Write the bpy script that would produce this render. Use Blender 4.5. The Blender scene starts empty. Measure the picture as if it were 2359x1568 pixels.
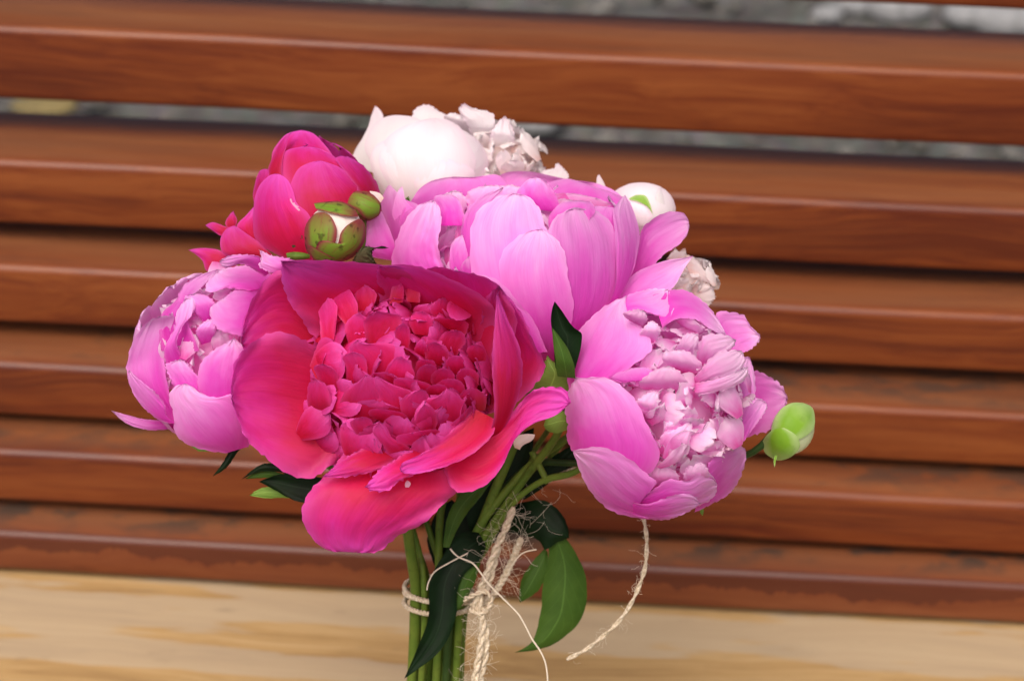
import bpy, math, random
import numpy as np
from mathutils import Vector

# ------------------------------------------------------------------ camera
W, H = 2359.0, 1568.0                      # measuring grid used for the photograph
PITCH, ROLL, HFOV = math.radians(29), math.radians(2.3), math.radians(33)
F = (W / 2) / math.tan(HFOV / 2)
CAM = np.array([0.0, 0.0, 0.63])
Z0 = 0.68                                  # distance of the reference plane through the bouquet
S = Z0 / F                                 # metres per grid unit on that plane
fwd = np.array([0, math.cos(PITCH), -math.sin(PITCH)])
r0 = np.array([1.0, 0, 0]); u0 = np.cross(r0, fwd)
right = math.cos(ROLL) * r0 + math.sin(ROLL) * u0
up = -math.sin(ROLL) * r0 + math.cos(ROLL) * u0

scn = bpy.context.scene
col = scn.collection
cam_d = bpy.data.cameras.new("camera"); cam = bpy.data.objects.new("camera", cam_d); col.objects.link(cam)
scn.camera = cam
cam_d.sensor_width = 36; cam_d.lens = 18 / math.tan(HFOV / 2); cam_d.clip_start = 0.02; cam_d.clip_end = 200
from mathutils import Matrix
cam.matrix_world = Matrix(((right[0], up[0], -fwd[0], CAM[0]), (right[1], up[1], -fwd[1], CAM[1]),
                           (right[2], up[2], -fwd[2], CAM[2]), (0, 0, 0, 1)))
cam_d.dof.use_dof = True; cam_d.dof.focus_distance = 0.665; cam_d.dof.aperture_fstop = 10.0

# ------------------------------------------------------------------ light
world = bpy.data.worlds.new("World"); scn.world = world; world.use_nodes = True
wn = world.node_tree; bg = wn.nodes["Background"]
sky = wn.nodes.new("ShaderNodeTexSky"); sky.sky_type = 'NISHITA'; sky.sun_disc = False
SUN_EL, SUN_AZ = math.radians(58), math.radians(200)     # azimuth from +Y, clockwise
sky.sun_elevation = SUN_EL; sky.sun_rotation = SUN_AZ; sky.dust_density = 8.0; sky.air_density = 0.35; sky.ozone_density = 0.0
wn.links.new(sky.outputs[0], bg.inputs[0]); bg.inputs[1].default_value = 0.135
sun_d = bpy.data.lights.new("sun", 'SUN'); sun = bpy.data.objects.new("sun", sun_d); col.objects.link(sun)
sun_d.energy = 1.2; sun_d.angle = math.radians(75); sun_d.color = (1, 0.96, 0.9)
sdir = Vector((math.sin(SUN_AZ) * math.cos(SUN_EL), math.cos(SUN_AZ) * math.cos(SUN_EL), math.sin(SUN_EL)))
sun.rotation_euler = sdir.to_track_quat('Z', 'Y').to_euler(); sun.location = (0, -1, 3)
vs = scn.view_settings; vs.view_transform = 'Standard'; vs.look = 'None'; vs.gamma = 1.0; vs.exposure = 0.17
scn.render.film_transparent = False
scn.cycles.max_bounces = 12; scn.cycles.diffuse_bounces = 8; scn.cycles.transmission_bounces = 10

rng = np.random.default_rng(7)
random.seed(7)

# ------------------------------------------------------------------ helpers
def ray(x, y):
    v = fwd + right * ((x - W / 2) / F) - up * ((y - H / 2) / F)
    return v
def to_world(P):
    P = np.asarray(P, float)
    z = Z0 - P[..., 2] * S
    return (CAM + fwd * z[..., None] + right * ((P[..., 0] - W / 2) / F * z)[..., None]
            - up * ((P[..., 1] - H / 2) / F * z)[..., None])
def to_grid(w):
    q = np.asarray(w, float) - CAM
    z = q @ fwd
    return np.stack([W / 2 + F * (q @ right) / z, H / 2 - F * (q @ up) / z, (Z0 - z) / S], -1)
def crop(x0, y0, k):
    return lambda pts: [(x0 + p[0] * k, y0 + p[1] * k) + tuple(p[2:]) for p in pts]
c1 = crop(396.3, 207.6, .2889); c2 = crop(773.8, 217.0, .2828); c3 = crop(868.1, 358.6, .3440)
c4 = crop(235.9, 547.3, .3731); c5 = crop(509.5, 566.2, .4694); c6 = crop(1264.4, 641.6, .3731)
c7 = crop(849.2, 990.8, .3682)
ident = lambda p: p

def mesh_obj(name, verts, faces, mat, parent=None, uvs=None, smooth=True, origin=None):
    me = bpy.data.meshes.new(name)
    if parent is not None:
        verts = np.asarray(verts) - np.array(parent["_o"])
    verts = np.asarray(verts, np.float32)
    me.from_pydata(verts.tolist(), [], faces if isinstance(faces, list) else faces.tolist())
    if uvs is not None:
        ul = me.uv_layers.new(name="UVMap")
        idx = np.empty(len(me.loops), np.int32); me.loops.foreach_get("vertex_index", idx)
        ul.data.foreach_set("uv", np.asarray(uvs, np.float32)[idx].ravel())
    if smooth:
        me.polygons.foreach_set("use_smooth", np.ones(len(me.polygons), bool))
    me.update()
    if mat: me.materials.append(mat)
    o = bpy.data.objects.new(name, me); col.objects.link(o)
    if parent is not None: o.parent = parent; o["_o"] = list(parent["_o"])
    return o
def thing(name, label, cat, loc, group=None):
    o = bpy.data.objects.new(name, None); col.objects.link(o)
    o.empty_display_size = 0.02
    o.location = loc; o["_o"] = [float(v) for v in loc]; o["label"] = label; o["category"] = cat
    if group: o["group"] = group
    return o
def grid_faces(n, m):
    i, j = np.meshgrid(np.arange(n - 1), np.arange(m - 1), indexing='ij')
    a = (i * m + j).ravel()
    return np.stack([a, a + 1, a + m + 1, a + m], -1)

def spline(pts, n, t=None):
    """Catmull-Rom through pts (k,3), sampled at n params with chord-length spacing."""
    P = np.asarray(pts, float)
    if len(P) == 1: return np.repeat(P, n, 0)
    seg = np.linalg.norm(np.diff(P, axis=0), axis=1) ** 0.75 + 1e-6
    k = np.concatenate([[0], np.cumsum(seg)]); k /= k[-1]
    t = np.linspace(0, 1, n) if t is None else t
    # finite-difference tangents (hermite)
    m = np.zeros_like(P)
    if len(P) == 2: m[:] = (P[1] - P[0])
    else:
        m[1:-1] = (P[2:] - P[:-2]) / (k[2:] - k[:-2])[:, None]
        m[0] = 1.5 * (P[1] - P[0]) / (k[1] - k[0]) - .5 * m[1]; m[-1] = 1.5 * (P[-1] - P[-2]) / (k[-1] - k[-2]) - .5 * m[-2]
    i = np.clip(np.searchsorted(k, t, side='right') - 1, 0, len(P) - 2)
    h = (k[i + 1] - k[i]); u = ((t - k[i]) / h)[:, None]; h = h[:, None]
    return ((2*u**3 - 3*u**2 + 1) * P[i] + (u**3 - 2*u**2 + u) * h * m[i] + (-2*u**3 + 3*u**2) * P[i+1] + (u**3 - u**2) * h * m[i+1])

def wob(x, seed, octv=3):
    """cheap smooth 1-D noise, about -1..1"""
    r = np.random.default_rng(seed); v = 0; a = 1.0
    for o in range(octv):
        v = v + a * np.sin(x * (1.7 ** o) * 2.1 + r.uniform(0, 6.28)); a *= 0.6
    return v / 1.7

def d3(p, d=0.0):
    return [(q[0], q[1], (q[2] if len(q) > 2 else 0.0) + d) for q in p]

class Globe:
    """ellipsoid facing the viewer; lifts outline points on to a rounded bloom"""
    def __init__(s, cx, cy, cd, rx, ry, rd): s.c = (cx, cy, cd); s.r = (rx, ry, rd)
    def lift(s, P, k=1.0):
        q = np.sqrt(((P[..., 0] - s.c[0]) / s.r[0]) ** 2 + ((P[..., 1] - s.c[1]) / s.r[1]) ** 2) / k
        hq = np.where(q < .9, np.sqrt(np.clip(1 - q * q, .05, 1)), .436 - 2.06 * (q - .9))
        out = P.copy(); out[..., 2] += s.c[2] + s.r[2] * k * np.maximum(hq, -.6)
        return out

seedc = [100]
def patch(parent, mat, L, R, d=0.0, globe=None, k=1.0, bulge=0.0, ruf=0.0, rf=5.0, jag=0.0, curl=0.0, conv=ident,
          n=38, m=19, name="petal", base_pow=1.0, crease=0.0):
    """petal between its two edges L and R, both running base -> tip; points (x, y[, depth])"""
    seedc[0] += 1; sd = seedc[0]
    L = spline(d3(conv(L), d), n); R = spline(d3(conv(R), d), n)
    s = np.linspace(-1, 1, m)
    # denser rows of columns near the edges
    s = np.sign(s) * np.abs(s) ** 0.85
    A = L[:, None, :] * (1 - s)[None, :, None] / 2 + R[:, None, :] * (1 + s)[None, :, None] / 2
    t = np.linspace(0, 1, n)
    T, Sx = np.meshgrid(t, s, indexing='ij')
    wid = np.linalg.norm(L - R, axis=1)[:, None]
    # outline wear
    if jag:
        j = jag * wob(T * rf * 5 + Sx * 3, sd + 1, 4)
        dirv = (A - A[n // 2, m // 2]); dirv[..., 2] = 0
        dirv = dirv / (np.linalg.norm(dirv, axis=-1, keepdims=True) + 1e-6)
        A += dirv * (j * np.maximum(np.abs(Sx) ** 6, np.clip((T - .85) / .15, 0, 1)))[..., None]
    lowf = (.022 * wob(T * 5 + Sx * 2.5, sd + 21, 2) * np.abs(Sx) ** 3)[..., None] * (R - L)[:, None, :] * np.sign(Sx)[..., None]
    lowf[..., 2] = 0; A += lowf
    A[..., 2] += bulge * (1 - Sx ** 2) * np.sin(np.pi * np.clip(T, 0, 1)) ** .7
    edge = np.maximum(np.abs(Sx) ** 3, T ** 4)
    A[..., 2] += curl * edge * T
    if ruf:
        A[..., 2] += ruf * edge * wob(T * rf + Sx * rf * .8, sd) + .35 * ruf * T * wob(Sx * rf * 1.3 + T * 2, sd + 9)
    if crease:
        A[..., 2] += crease * wob(Sx * 6 + T * 9, sd + 4, 4) * wob(T * 8 - Sx * 4, sd + 5, 3) * np.clip((Sx + .5), 0, 1)
    # faint lengthwise ribs
    A[..., 2] += 0.6 * wob(Sx * 14, sd + 2, 3) * np.sin(np.pi * T) * np.clip(wid / 150, 0, 1.5)
    if globe: A = globe.lift(A, k)
    uv = np.stack([(Sx + 1) / 2, T], -1).reshape(-1, 2)
    return mesh_obj(name, to_world(A).reshape(-1, 3), grid_faces(n, m), mat, parent, uv)

def frame(a):
    a = np.asarray(a, float); a = a / np.linalg.norm(a)
    h = np.array([0, 1.0, 0]) if abs(a[1]) < .9 else np.array([1.0, 0, 0])
    e1 = np.cross(a, h); e1 /= np.linalg.norm(e1); e2 = np.cross(a, e1)
    return a, e1, e2

def cup(parent, mat, c, r, axis, nump, op=55, wide=1.25, hz=1.0, seed=0, ruf=5, n=18, m=11, name="petal", jit=.04, sq=(1, 1, 1)):
    """ring of broad petals closing round a bloom: pole behind, open end along axis"""
    rg = np.random.default_rng(seed); a, e1, e2 = frame(axis)
    for i in range(nump):
        f0 = 2 * math.pi * (i + rg.uniform(-.15, .15)) / nump
        k = 1 - .05 * (i % 3) + rg.uniform(-jit, jit)
        t = np.linspace(0, 1, n); s = np.linspace(-1, 1, m)
        T, Sx = np.meshgrid(t, s, indexing='ij')
        Sx = np.sign(Sx) * np.abs(Sx) ** .85
        th_end = math.radians(op + rg.uniform(-9, 9))
        th = math.pi * .985 + (th_end - math.pi * .985) * T * (1 - .12 * Sx ** 2)
        hw = wide * math.pi / nump * (np.clip(T, 0, 1) ** .35) * np.sqrt(np.clip(1 - T ** 5, 0.0, 1))
        hw = np.maximum(hw, .05)
        ph = f0 + Sx * hw + .08 * T
        kk = k + (ruf / r) * np.maximum(np.abs(Sx) ** 3, T ** 4) * wob(T * 4 + Sx * 4, seed * 31 + i)
        P = (np.array(c) + (r * kk * np.sin(th))[..., None] * (np.cos(ph)[..., None] * e1 + np.sin(ph)[..., None] * e2)
             + (r * hz * kk * np.cos(th))[..., None] * a)
        P = np.array(c) + (P - np.array(c)) * np.array(sq)
        uv = np.stack([(Sx + 1) / 2, T], -1).reshape(-1, 2)
        mesh_obj(name, to_world(P).reshape(-1, 3), grid_faces(n, m), mat, parent, uv)

def ellipsoid(parent, name, c, r, mat, rot=0.0, nu=20, nv=14, tilt=(0, 0)):
    u = np.linspace(0, 2 * np.pi, nu); v = np.linspace(.02, np.pi - .02, nv)
    V_, U_ = np.meshgrid(v, u, indexing='ij')
    x = r[0] * np.sin(V_) * np.cos(U_); z = r[2] * np.sin(V_) * np.sin(U_); y = -r[1] * np.cos(V_)
    cr, sr = math.cos(rot), math.sin(rot)
    Pn = np.stack([c[0] + x * cr - y * sr, c[1] + x * sr + y * cr, c[2] + z], -1)
    uv = np.stack([U_ / (2 * np.pi), V_ / np.pi], -1).reshape(-1, 2)
    return mesh_obj(name, to_world(Pn).reshape(-1, 3), grid_faces(nv, nu), mat, parent, uv)
def core(parent, mat, c, axis, R, hgt, num, ln=(70, 100), wd=(22, 36), seed=0, th_max=88, bend=(.3, 1.1), focus=None, hn=.75, hl=.8, hr=.35, flip=.15,
         n=10, m=8, name="inner_petal", ruf=3.0, notch=.10, sq=(1, 1, 1), jit=10, cupr=(.2, .8)):
    """dome of small petals round axis, lying over one another and leaning towards focus"""
    rg = np.random.default_rng(seed); a, e1, e2 = frame(axis); c = np.array(c, float); sq = np.array(sq, float)
    focus = c + a * hgt if focus is None else np.array(focus, float)
    # seed body the petals spring from
    ellipsoid(parent, "receptacle", c, (R * .66 * sq[0], R * .66 * sq[1], hgt * .62), mat)
    for i in range(num):
        q = (i + .5) / num
        th = math.radians(th_max) * math.sqrt(q) + rg.uniform(-.07, .07)
        ph = i * 2.39996 + rg.uniform(-.25, .25)
        er = math.cos(ph) * e1 + math.sin(ph) * e2
        off = (R * math.sin(th) * er + hgt * math.cos(th) * a) * sq
        nm = (math.sin(th) / R * er + math.cos(th) / hgt * a); nm /= np.linalg.norm(nm)
        tip = c + off + nm * rg.normal(0, jit)
        lead = focus - tip; lead = lead / (np.linalg.norm(lead) + 30)
        h = nm * hn + lead * hl + rg.normal(0, hr, 3); h /= np.linalg.norm(h)
        inn = -(nm - np.dot(nm, h) * h)
        if np.linalg.norm(inn) < .2: inn = rg.normal(0, 1, 3); inn -= np.dot(inn, h) * h
        inn /= np.linalg.norm(inn)
        if rg.uniform() < flip: inn = -inn
        rol = rg.normal(0, .35); lt = np.cross(h, inn)
        latd = lt * math.cos(rol) + inn * math.sin(rol); innd = inn * math.cos(rol) - lt * math.sin(rol)
        l = rg.uniform(*ln); w = rg.uniform(*wd); b = rg.uniform(*bend)
        t = np.linspace(0, 1, n); ang = -b * .35 + b * 1.25 * t ** 1.6
        dx = np.cos(ang); dy = np.sin(ang)
        px = np.concatenate([[0], np.cumsum((dx[1:] + dx[:-1]) / 2)]) / (n - 1) * l
        py = np.concatenate([[0], np.cumsum((dy[1:] + dy[:-1]) / 2)]) / (n - 1) * l
        ctr = px[:, None] * h + py[:, None] * innd
        ctr = ctr - ctr[int(n * .8)] + tip
        nrm = -dy[:, None] * h + dx[:, None] * innd
        s = np.linspace(-1, 1, m); T, Sx = np.meshgrid(t, s, indexing='ij')
        hw = w * (.30 + .70 * np.sin(np.pi * np.clip(T * .60, 0, 1))) * np.sqrt(np.clip(1 - (T * .99) ** 5, .015, 1))
        cupk = rg.uniform(*cupr); rho = w / cupk
        lat = rho * np.sin(Sx * hw / rho); dep = rho * (1 - np.cos(Sx * hw / rho))
        dep = dep + ruf * wob(Sx * 3 + T * 3, seed * 977 + i) * T ** 1.5
        ext = l * notch * T ** 3 * wob(Sx * 2.3, seed * 13 + i, 2)
        fw = dx[:, None] * h + dy[:, None] * innd
        P = ctr[:, None, :] + lat[..., None] * latd + dep[..., None] * nrm[:, None, :] + ext[..., None] * fw[:, None, :]
        uv = np.stack([(Sx + 1) / 2, T], -1).reshape(-1, 2)
        mesh_obj(name, to_world(P).reshape(-1, 3), grid_faces(n, m), mat, parent, uv)

def tube_geo(C, rad, sides=8, phase=0.0):
    """C (n,3) world centreline, rad scalar or (n,)"""
    C = np.asarray(C, float); n = len(C); rad = np.broadcast_to(np.asarray(rad, float), (n,))
    Tn = np.gradient(C, axis=0); Tn /= np.linalg.norm(Tn, axis=1, keepdims=True) + 1e-12
    ref = np.array([0.31, 0.57, 0.76]); N = ref - (Tn @ ref)[:, None] * Tn; 
    # parallel transport
    v = N[0] / np.linalg.norm(N[0]); Ns = []
    for i in range(n):
        v = v - np.dot(v, Tn[i]) * Tn[i]; v = v / np.linalg.norm(v); Ns.append(v)
    Ns = np.array(Ns); B = np.cross(Tn, Ns)
    a = np.linspace(0, 2 * np.pi, sides, endpoint=False) + phase
    V = C[:, None, :] + rad[:, None, None] * (np.cos(a)[None, :, None] * Ns[:, None, :] + np.sin(a)[None, :, None] * B[:, None, :])
    i, j = np.meshgrid(np.arange(n - 1), np.arange(sides), indexing='ij')
    p = (i * sides + j).ravel(); q = (i * sides + (j + 1) % sides).ravel()
    Fc = np.stack([p, q, q + sides, p + sides], -1).tolist()
    Fc.append(list(range(sides))[::-1]); Fc.append(list(range((n - 1) * sides, n * sides)))
    return V.reshape(-1, 3), Fc
def tube(parent, name, pts, rad, mat, n=40, sides=10, worldpts=False, taper=None):
    C = spline(pts, n); C = C if worldpts else to_world(C)
    r = np.full(n, rad * S)
    if taper is not None: r = r * np.linspace(taper[0], taper[1], n) * (1 + .07 * wob(np.linspace(0, 14, n) + len(pts), int(abs(pts[0][0])), 3))
    V, Fc = tube_geo(C, r, sides)
    t = np.repeat(np.linspace(0, 1, n), sides); uv = np.stack([np.tile(np.linspace(0, 1, sides), n), t], -1)
    return mesh_obj(name, V, Fc, mat, parent, uv)
def merge(parts):
    V, Fc, o = [], [], 0
    for v, f in parts:
        V.append(v); Fc += [[i + o for i in q] for q in f]; o += len(v)
    return np.concatenate(V), Fc

# ------------------------------------------------------------------ materials
def new_mat(name):
    m = bpy.data.materials.new(name); m.use_nodes = True
    nt = m.node_tree; b = nt.nodes["Principled BSDF"]
    return m, nt, b
def nd(nt, kind, **kw):
    x = nt.nodes.new(kind)
    for k, v in kw.items():
        if k in ("operation", "blend_type", "data_type", "interpolation_type", "noise_dimensions", "bands_direction", "wave_type"): setattr(x, k, v)
        else: x.inputs[k].default_value = v
    return x
def ramp(nt, stops, fac=None):
    r = nt.nodes.new("ShaderNodeValToRGB"); e = r.color_ramp.elements
    while len(e) < len(stops): e.new(.5)
    for q, (p, c) in zip(e, stops): q.position = p; q.color = (*c, 1) if len(c) == 3 else c
    if fac is not None: nt.links.new(fac, r.inputs[0])
    return r
def mixc(nt, fac, a, b, mode='MIX'):
    x = nt.nodes.new("ShaderNodeMix"); x.data_type = 'RGBA'; x.blend_type = mode
    for s, v in ((x.inputs[0], fac), (x.inputs[6], a), (x.inputs[7], b)):
        if isinstance(v, (int, float)): s.default_value = v
        elif isinstance(v, tuple): s.default_value = (*v, 1) if len(v) == 3 else v
        else: nt.links.new(v, s)
    return x.outputs[2]
def math_n(nt, op, a, b=0.0, clamp=False):
    x = nt.nodes.new("ShaderNodeMath"); x.operation = op; x.use_clamp = clamp
    for s, v in ((x.inputs[0], a), (x.inputs[1], b)):
        if isinstance(v, (int, float)): s.default_value = v
        else: nt.links.new(v, s)
    return x.outputs[0]

def petal_mat(name, stops, vein=0.25, veincol=None, trans=0.28, rough=.5, sheen=.25, rimcol=None, rim=.0, sheencol=(1, .8, 1)):
    m, nt, b = new_mat(name); L = nt.links.new
    uv = nt.nodes.new("ShaderNodeUVMap"); sep = nt.nodes.new("ShaderNodeSeparateXYZ"); L(uv.outputs[0], sep.inputs[0])
    oi = nt.nodes.new("ShaderNodeObjectInfo")
    # length coordinate broken up by soft blotches
    nz = nd(nt, "ShaderNodeTexNoise", Scale=3.0, Detail=3.0); 
    mp = nt.nodes.new("ShaderNodeMapping"); L(uv.outputs[0], mp.inputs[0]); mp.inputs[3].default_value = (1.3, 1.0, 1)
    cmb = nt.nodes.new("ShaderNodeCombineXYZ"); L(math_n(nt, 'MULTIPLY', oi.outputs["Random"], 37.0), cmb.inputs[0]); L(cmb.outputs[0], mp.inputs[1])
    L(mp.outputs[0], nz.inputs["Vector"])
    off = math_n(nt, 'MULTIPLY', math_n(nt, 'SUBTRACT', nz.outputs[0], .5), .55)
    rnd = math_n(nt, 'MULTIPLY', math_n(nt, 'SUBTRACT', oi.outputs["Random"], .5), .18)
    v = math_n(nt, 'ADD', math_n(nt, 'ADD', sep.outputs[1], off), rnd)
    cr = ramp(nt, stops, v); colr = cr.outputs[0]
    # veins run lengthwise
    mv = nt.nodes.new("ShaderNodeMapping"); L(uv.outputs[0], mv.inputs[0]); mv.inputs[3].default_value = (46, 1.6, 1); L(cmb.outputs[0], mv.inputs[1])
    vn = nd(nt, "ShaderNodeTexNoise", Scale=1.0, Detail=4.0, Roughness=.6); L(mv.outputs[0], vn.inputs["Vector"])
    vr = ramp(nt, [(.38, (0, 0, 0)), (.68, (1, 1, 1))], vn.outputs[0])
    vc = veincol or stops[0][1]
    colr = mixc(nt, math_n(nt, 'MULTIPLY', vr.outputs[0], vein), colr, vc)
    if rimcol:
        e = math_n(nt, 'ABSOLUTE', math_n(nt, 'SUBTRACT', math_n(nt, 'MULTIPLY', sep.outputs[0], 2.0), 1.0))
        e = math_n(nt, 'MULTIPLY', math_n(nt, 'POWER', math_n(nt, 'MAXIMUM', e, sep.outputs[1]), 5.0), rim)
        colr = mixc(nt, e, colr, rimcol)
    hs = nt.nodes.new("ShaderNodeHueSaturation"); L(colr, hs.inputs["Color"])
    L(math_n(nt, 'ADD', math_n(nt, 'MULTIPLY', oi.outputs["Random"], .25), .87), hs.inputs["Value"])
    colr = hs.outputs[0]
    L(colr, b.inputs["Base Color"]); b.inputs["Roughness"].default_value = rough
    b.inputs["Sheen Weight"].default_value = 0.0; b.inputs["Sheen Roughness"].default_value = .4
    b.inputs["Sheen Tint"].default_value = (*sheencol, 1); b.inputs["Specular IOR Level"].default_value = .25
    bp = nt.nodes.new("ShaderNodeBump"); bp.inputs["Strength"].default_value = .3; bp.inputs["Distance"].default_value = .0009
    mw = nt.nodes.new("ShaderNodeMapping"); L(uv.outputs[0], mw.inputs[0]); mw.inputs[3].default_value = (11, 3.2, 1); L(cmb.outputs[0], mw.inputs[1])
    wr_ = nd(nt, "ShaderNodeTexNoise", Scale=1.0, Detail=3.0, Roughness=.5); L(mw.outputs[0], wr_.inputs["Vector"])
    L(math_n(nt, 'ADD', math_n(nt, 'MULTIPLY', vn.outputs[0], .5), math_n(nt, 'MULTIPLY', wr_.outputs[0], 1.6)), bp.inputs["Height"]); L(bp.outputs[0], b.inputs["Normal"])
    tr = nt.nodes.new("ShaderNodeBsdfTranslucent"); L(colr, tr.inputs[0])
    mx = nt.nodes.new("ShaderNodeMixShader"); mx.inputs[0].default_value = trans
    L(b.outputs[0], mx.inputs[1]); L(tr.outputs[0], mx.inputs[2]); L(mx.outputs[0], nt.nodes["Material Output"].inputs[0])
    return m
M = {}
M['magenta'] = petal_mat('magenta_petal', [(.0, (.55, .007, .035)), (.42, (.66, .012, .10)), (.7, (.72, .022, .29)), (1, (.78, .07, .55))], vein=.2,
                         rimcol=(.80, .15, .66), rim=.5, trans=.42)  # magenta is the petal's own; violet tips and rim paint in sky sheen
M['magenta_core'] = petal_mat('magenta_inner_petal', [(.0, (.62, .008, .05)), (.35, (.72, .016, .13)), (.65, (.77, .034, .27)), (1, (.82, .09, .48))], vein=.15,
                         rimcol=(.85, .15, .58), rim=.35, trans=.46)
M['pink'] = petal_mat('pink_petal', [(.0, (.74, .03, .48)), (.3, (.79, .095, .60)), (.65, (.85, .29, .76)), (1, (.92, .58, .90))], vein=.28, veincol=(.79, .14, .62),
                      rimcol=(.95, .68, .91), rim=.2, trans=.36, sheencol=(1, .75, 1))
M['pink_core'] = petal_mat('pink_inner_petal', [(.0, (.90, .14, .54)), (.33, (.94, .38, .78)), (.7, (.97, .62, .91)), (1, (.98, .77, .95))], vein=.1, veincol=(.92, .34, .72),
                      rimcol=(.98, .82, .96), rim=.3, trans=.48)  # deep pink bases and pale tips also paint in shade and highlights
M['white'] = petal_mat('white_petal', [(.0, (.93, .91, .89)), (.5, (.93, .89, .91)), (1, (.91, .79, .86))], vein=.15, veincol=(.89, .76, .82), trans=.35, rimcol=(.89, .70, .81), rim=.6)
M['blush'] = petal_mat('blush_petal', [(.0, (.93, .68, .62)), (.3, (.94, .85, .84)), (1, (.96, .92, .93))], vein=.1, veincol=(.93, .78, .80), trans=.5)
M['cream'] = petal_mat('cream_petal', [(.0, (.86, .62, .50)), (.3, (.88, .78, .72)), (1, (.90, .85, .82))], vein=.2, veincol=(.84, .66, .62), trans=.3, sheen=.1, sheencol=(1, 1, 1),
                       rimcol=(.88, .74, .70), rim=.4)
M['bud_pale'] = petal_mat('bud_pale', [(.0, (.55, .68, .30)), (1, (.75, .80, .55))], vein=.1, trans=.2, sheen=.1)

def leaf_mat(name, ca, cb, rough=.38, rimcol=None, rim=0.0, spot=0.0, trans=.12, spotcol=(.02, .006, .006), midrib=True, streak=0.0):
    m, nt, b = new_mat(name); L = nt.links.new
    uv = nt.nodes.new("ShaderNodeUVMap"); sep = nt.nodes.new("ShaderNodeSeparateXYZ"); L(uv.outputs[0], sep.inputs[0])
    tc = nt.nodes.new("ShaderNodeTexCoord")
    nz = nd(nt, "ShaderNodeTexNoise", Scale=90.0, Detail=4.0); L(tc.outputs["Object"], nz.inputs["Vector"])
    colr = mixc(nt, ramp(nt, [(.3, (0, 0, 0)), (.7, (1, 1, 1))], nz.outputs[0]).outputs[0], ca, cb)
    e0 = math_n(nt, 'ABSOLUTE', math_n(nt, 'SUBTRACT', math_n(nt, 'MULTIPLY', sep.outputs[0], 2.0), 1.0))
    if midrib:
        rib = ramp(nt, [(.0, (1, 1, 1)), (.06, (0, 0, 0))], e0)
        # side veins: chevrons
        ch = math_n(nt, 'FRACT', math_n(nt, 'SUBTRACT', math_n(nt, 'MULTIPLY', sep.outputs[1], 9.0), math_n(nt, 'MULTIPLY', e0, 2.2)))
        vv = ramp(nt, [(.0, (1, 1, 1)), (.07, (0, 0, 0)), (.94, (0, 0, 0)), (1, (1, 1, 1))], ch)
        f = math_n(nt, 'ADD', math_n(nt, 'MULTIPLY', rib.outputs[0], .3), math_n(nt, 'MULTIPLY', vv.outputs[0], .08), True)
        colr = mixc(nt, f, colr, tuple(min(1, 2.6 * x + .02) for x in cb))
    if rimcol:
        e = math_n(nt, 'MAXIMUM', e0, sep.outputs[1])
        e = math_n(nt, 'ADD', e, math_n(nt, 'MULTIPLY', math_n(nt, 'SUBTRACT', nz.outputs[0], .5), .5))
        colr = mixc(nt, math_n(nt, 'MULTIPLY', ramp(nt, [(.50, (0, 0, 0)), (.90, (1, 1, 1))], e).outputs[0], rim), colr, rimcol)
    if streak:
        ms = nt.nodes.new("ShaderNodeMapping"); L(uv.outputs[0], ms.inputs[0]); ms.inputs[3].default_value = (7, 1.6, 1)
        ns = nd(nt, "ShaderNodeTexNoise", Scale=1.0, Detail=4.0, Roughness=.6); L(ms.outputs[0], ns.inputs["Vector"])
        colr = mixc(nt, math_n(nt, 'MULTIPLY', ramp(nt, [(.52, (0, 0, 0)), (.68, (1, 1, 1))], ns.outputs[0]).outputs[0], streak), colr, (.22, .025, .04))
    if spot:
        n2 = nd(nt, "ShaderNodeTexNoise", Scale=260.0, Detail=3.0); L(tc.outputs["Object"], n2.inputs["Vector"])
        colr = mixc(nt, math_n(nt, 'MULTIPLY', ramp(nt, [(.58, (0, 0, 0)), (.66, (1, 1, 1))], n2.outputs[0]).outputs[0], spot), colr, spotcol)
    L(colr, b.inputs["Base Color"]); b.inputs["Roughness"].default_value = rough; b.inputs["Specular IOR Level"].default_value = .14
    bp = nt.nodes.new("ShaderNodeBump"); bp.inputs["Strength"].default_value = .3; bp.inputs["Distance"].default_value = .0006
    L(nz.outputs[0], bp.inputs["Height"]); L(bp.outputs[0], b.inputs["Normal"])
    tr = nt.nodes.new("ShaderNodeBsdfTranslucent"); L(colr, tr.inputs[0])
    mx = nt.nodes.new("ShaderNodeMixShader"); mx.inputs[0].default_value = trans
    L(b.outputs[0], mx.inputs[1]); L(tr.outputs[0], mx.inputs[2]); L(mx.outputs[0], nt.nodes["Material Output"].inputs[0])
    return m
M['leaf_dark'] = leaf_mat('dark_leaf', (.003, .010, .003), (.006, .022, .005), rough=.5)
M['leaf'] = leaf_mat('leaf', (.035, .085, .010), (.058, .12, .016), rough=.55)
M['leaf_lime'] = leaf_mat('pale_leaf', (.14, .26, .04), (.2, .33, .06), rough=.5)
M['stem'] = leaf_mat('stem', (.08, .15, .02), (.14, .20, .03), rough=.45, midrib=False, spot=.25, trans=.0)
M['stem_dark'] = leaf_mat('dark_stem', (.02, .05, .012), (.04, .075, .018), rough=.45, midrib=False, trans=.0)
M['sepal'] = leaf_mat('sepal', (.13, .25, .02), (.20, .31, .04), rough=.45, rimcol=(.24, .02, .05), rim=.9, spot=.6, streak=.75, midrib=False)
M['sepal_lime'] = leaf_mat('lime_sepal', (.15, .34, .018), (.22, .41, .035), rough=.35, rimcol=(.6, .7, .4), rim=.4, spot=.12, midrib=False)
M['wither'] = leaf_mat('withered_leaf', (.04, .045, .02), (.10, .09, .045), rough=.8, midrib=False)
M['scar'] = leaf_mat('petal_scar', (.75, .30, .50), (.8, .45, .6), rough=.6, midrib=False)

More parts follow.
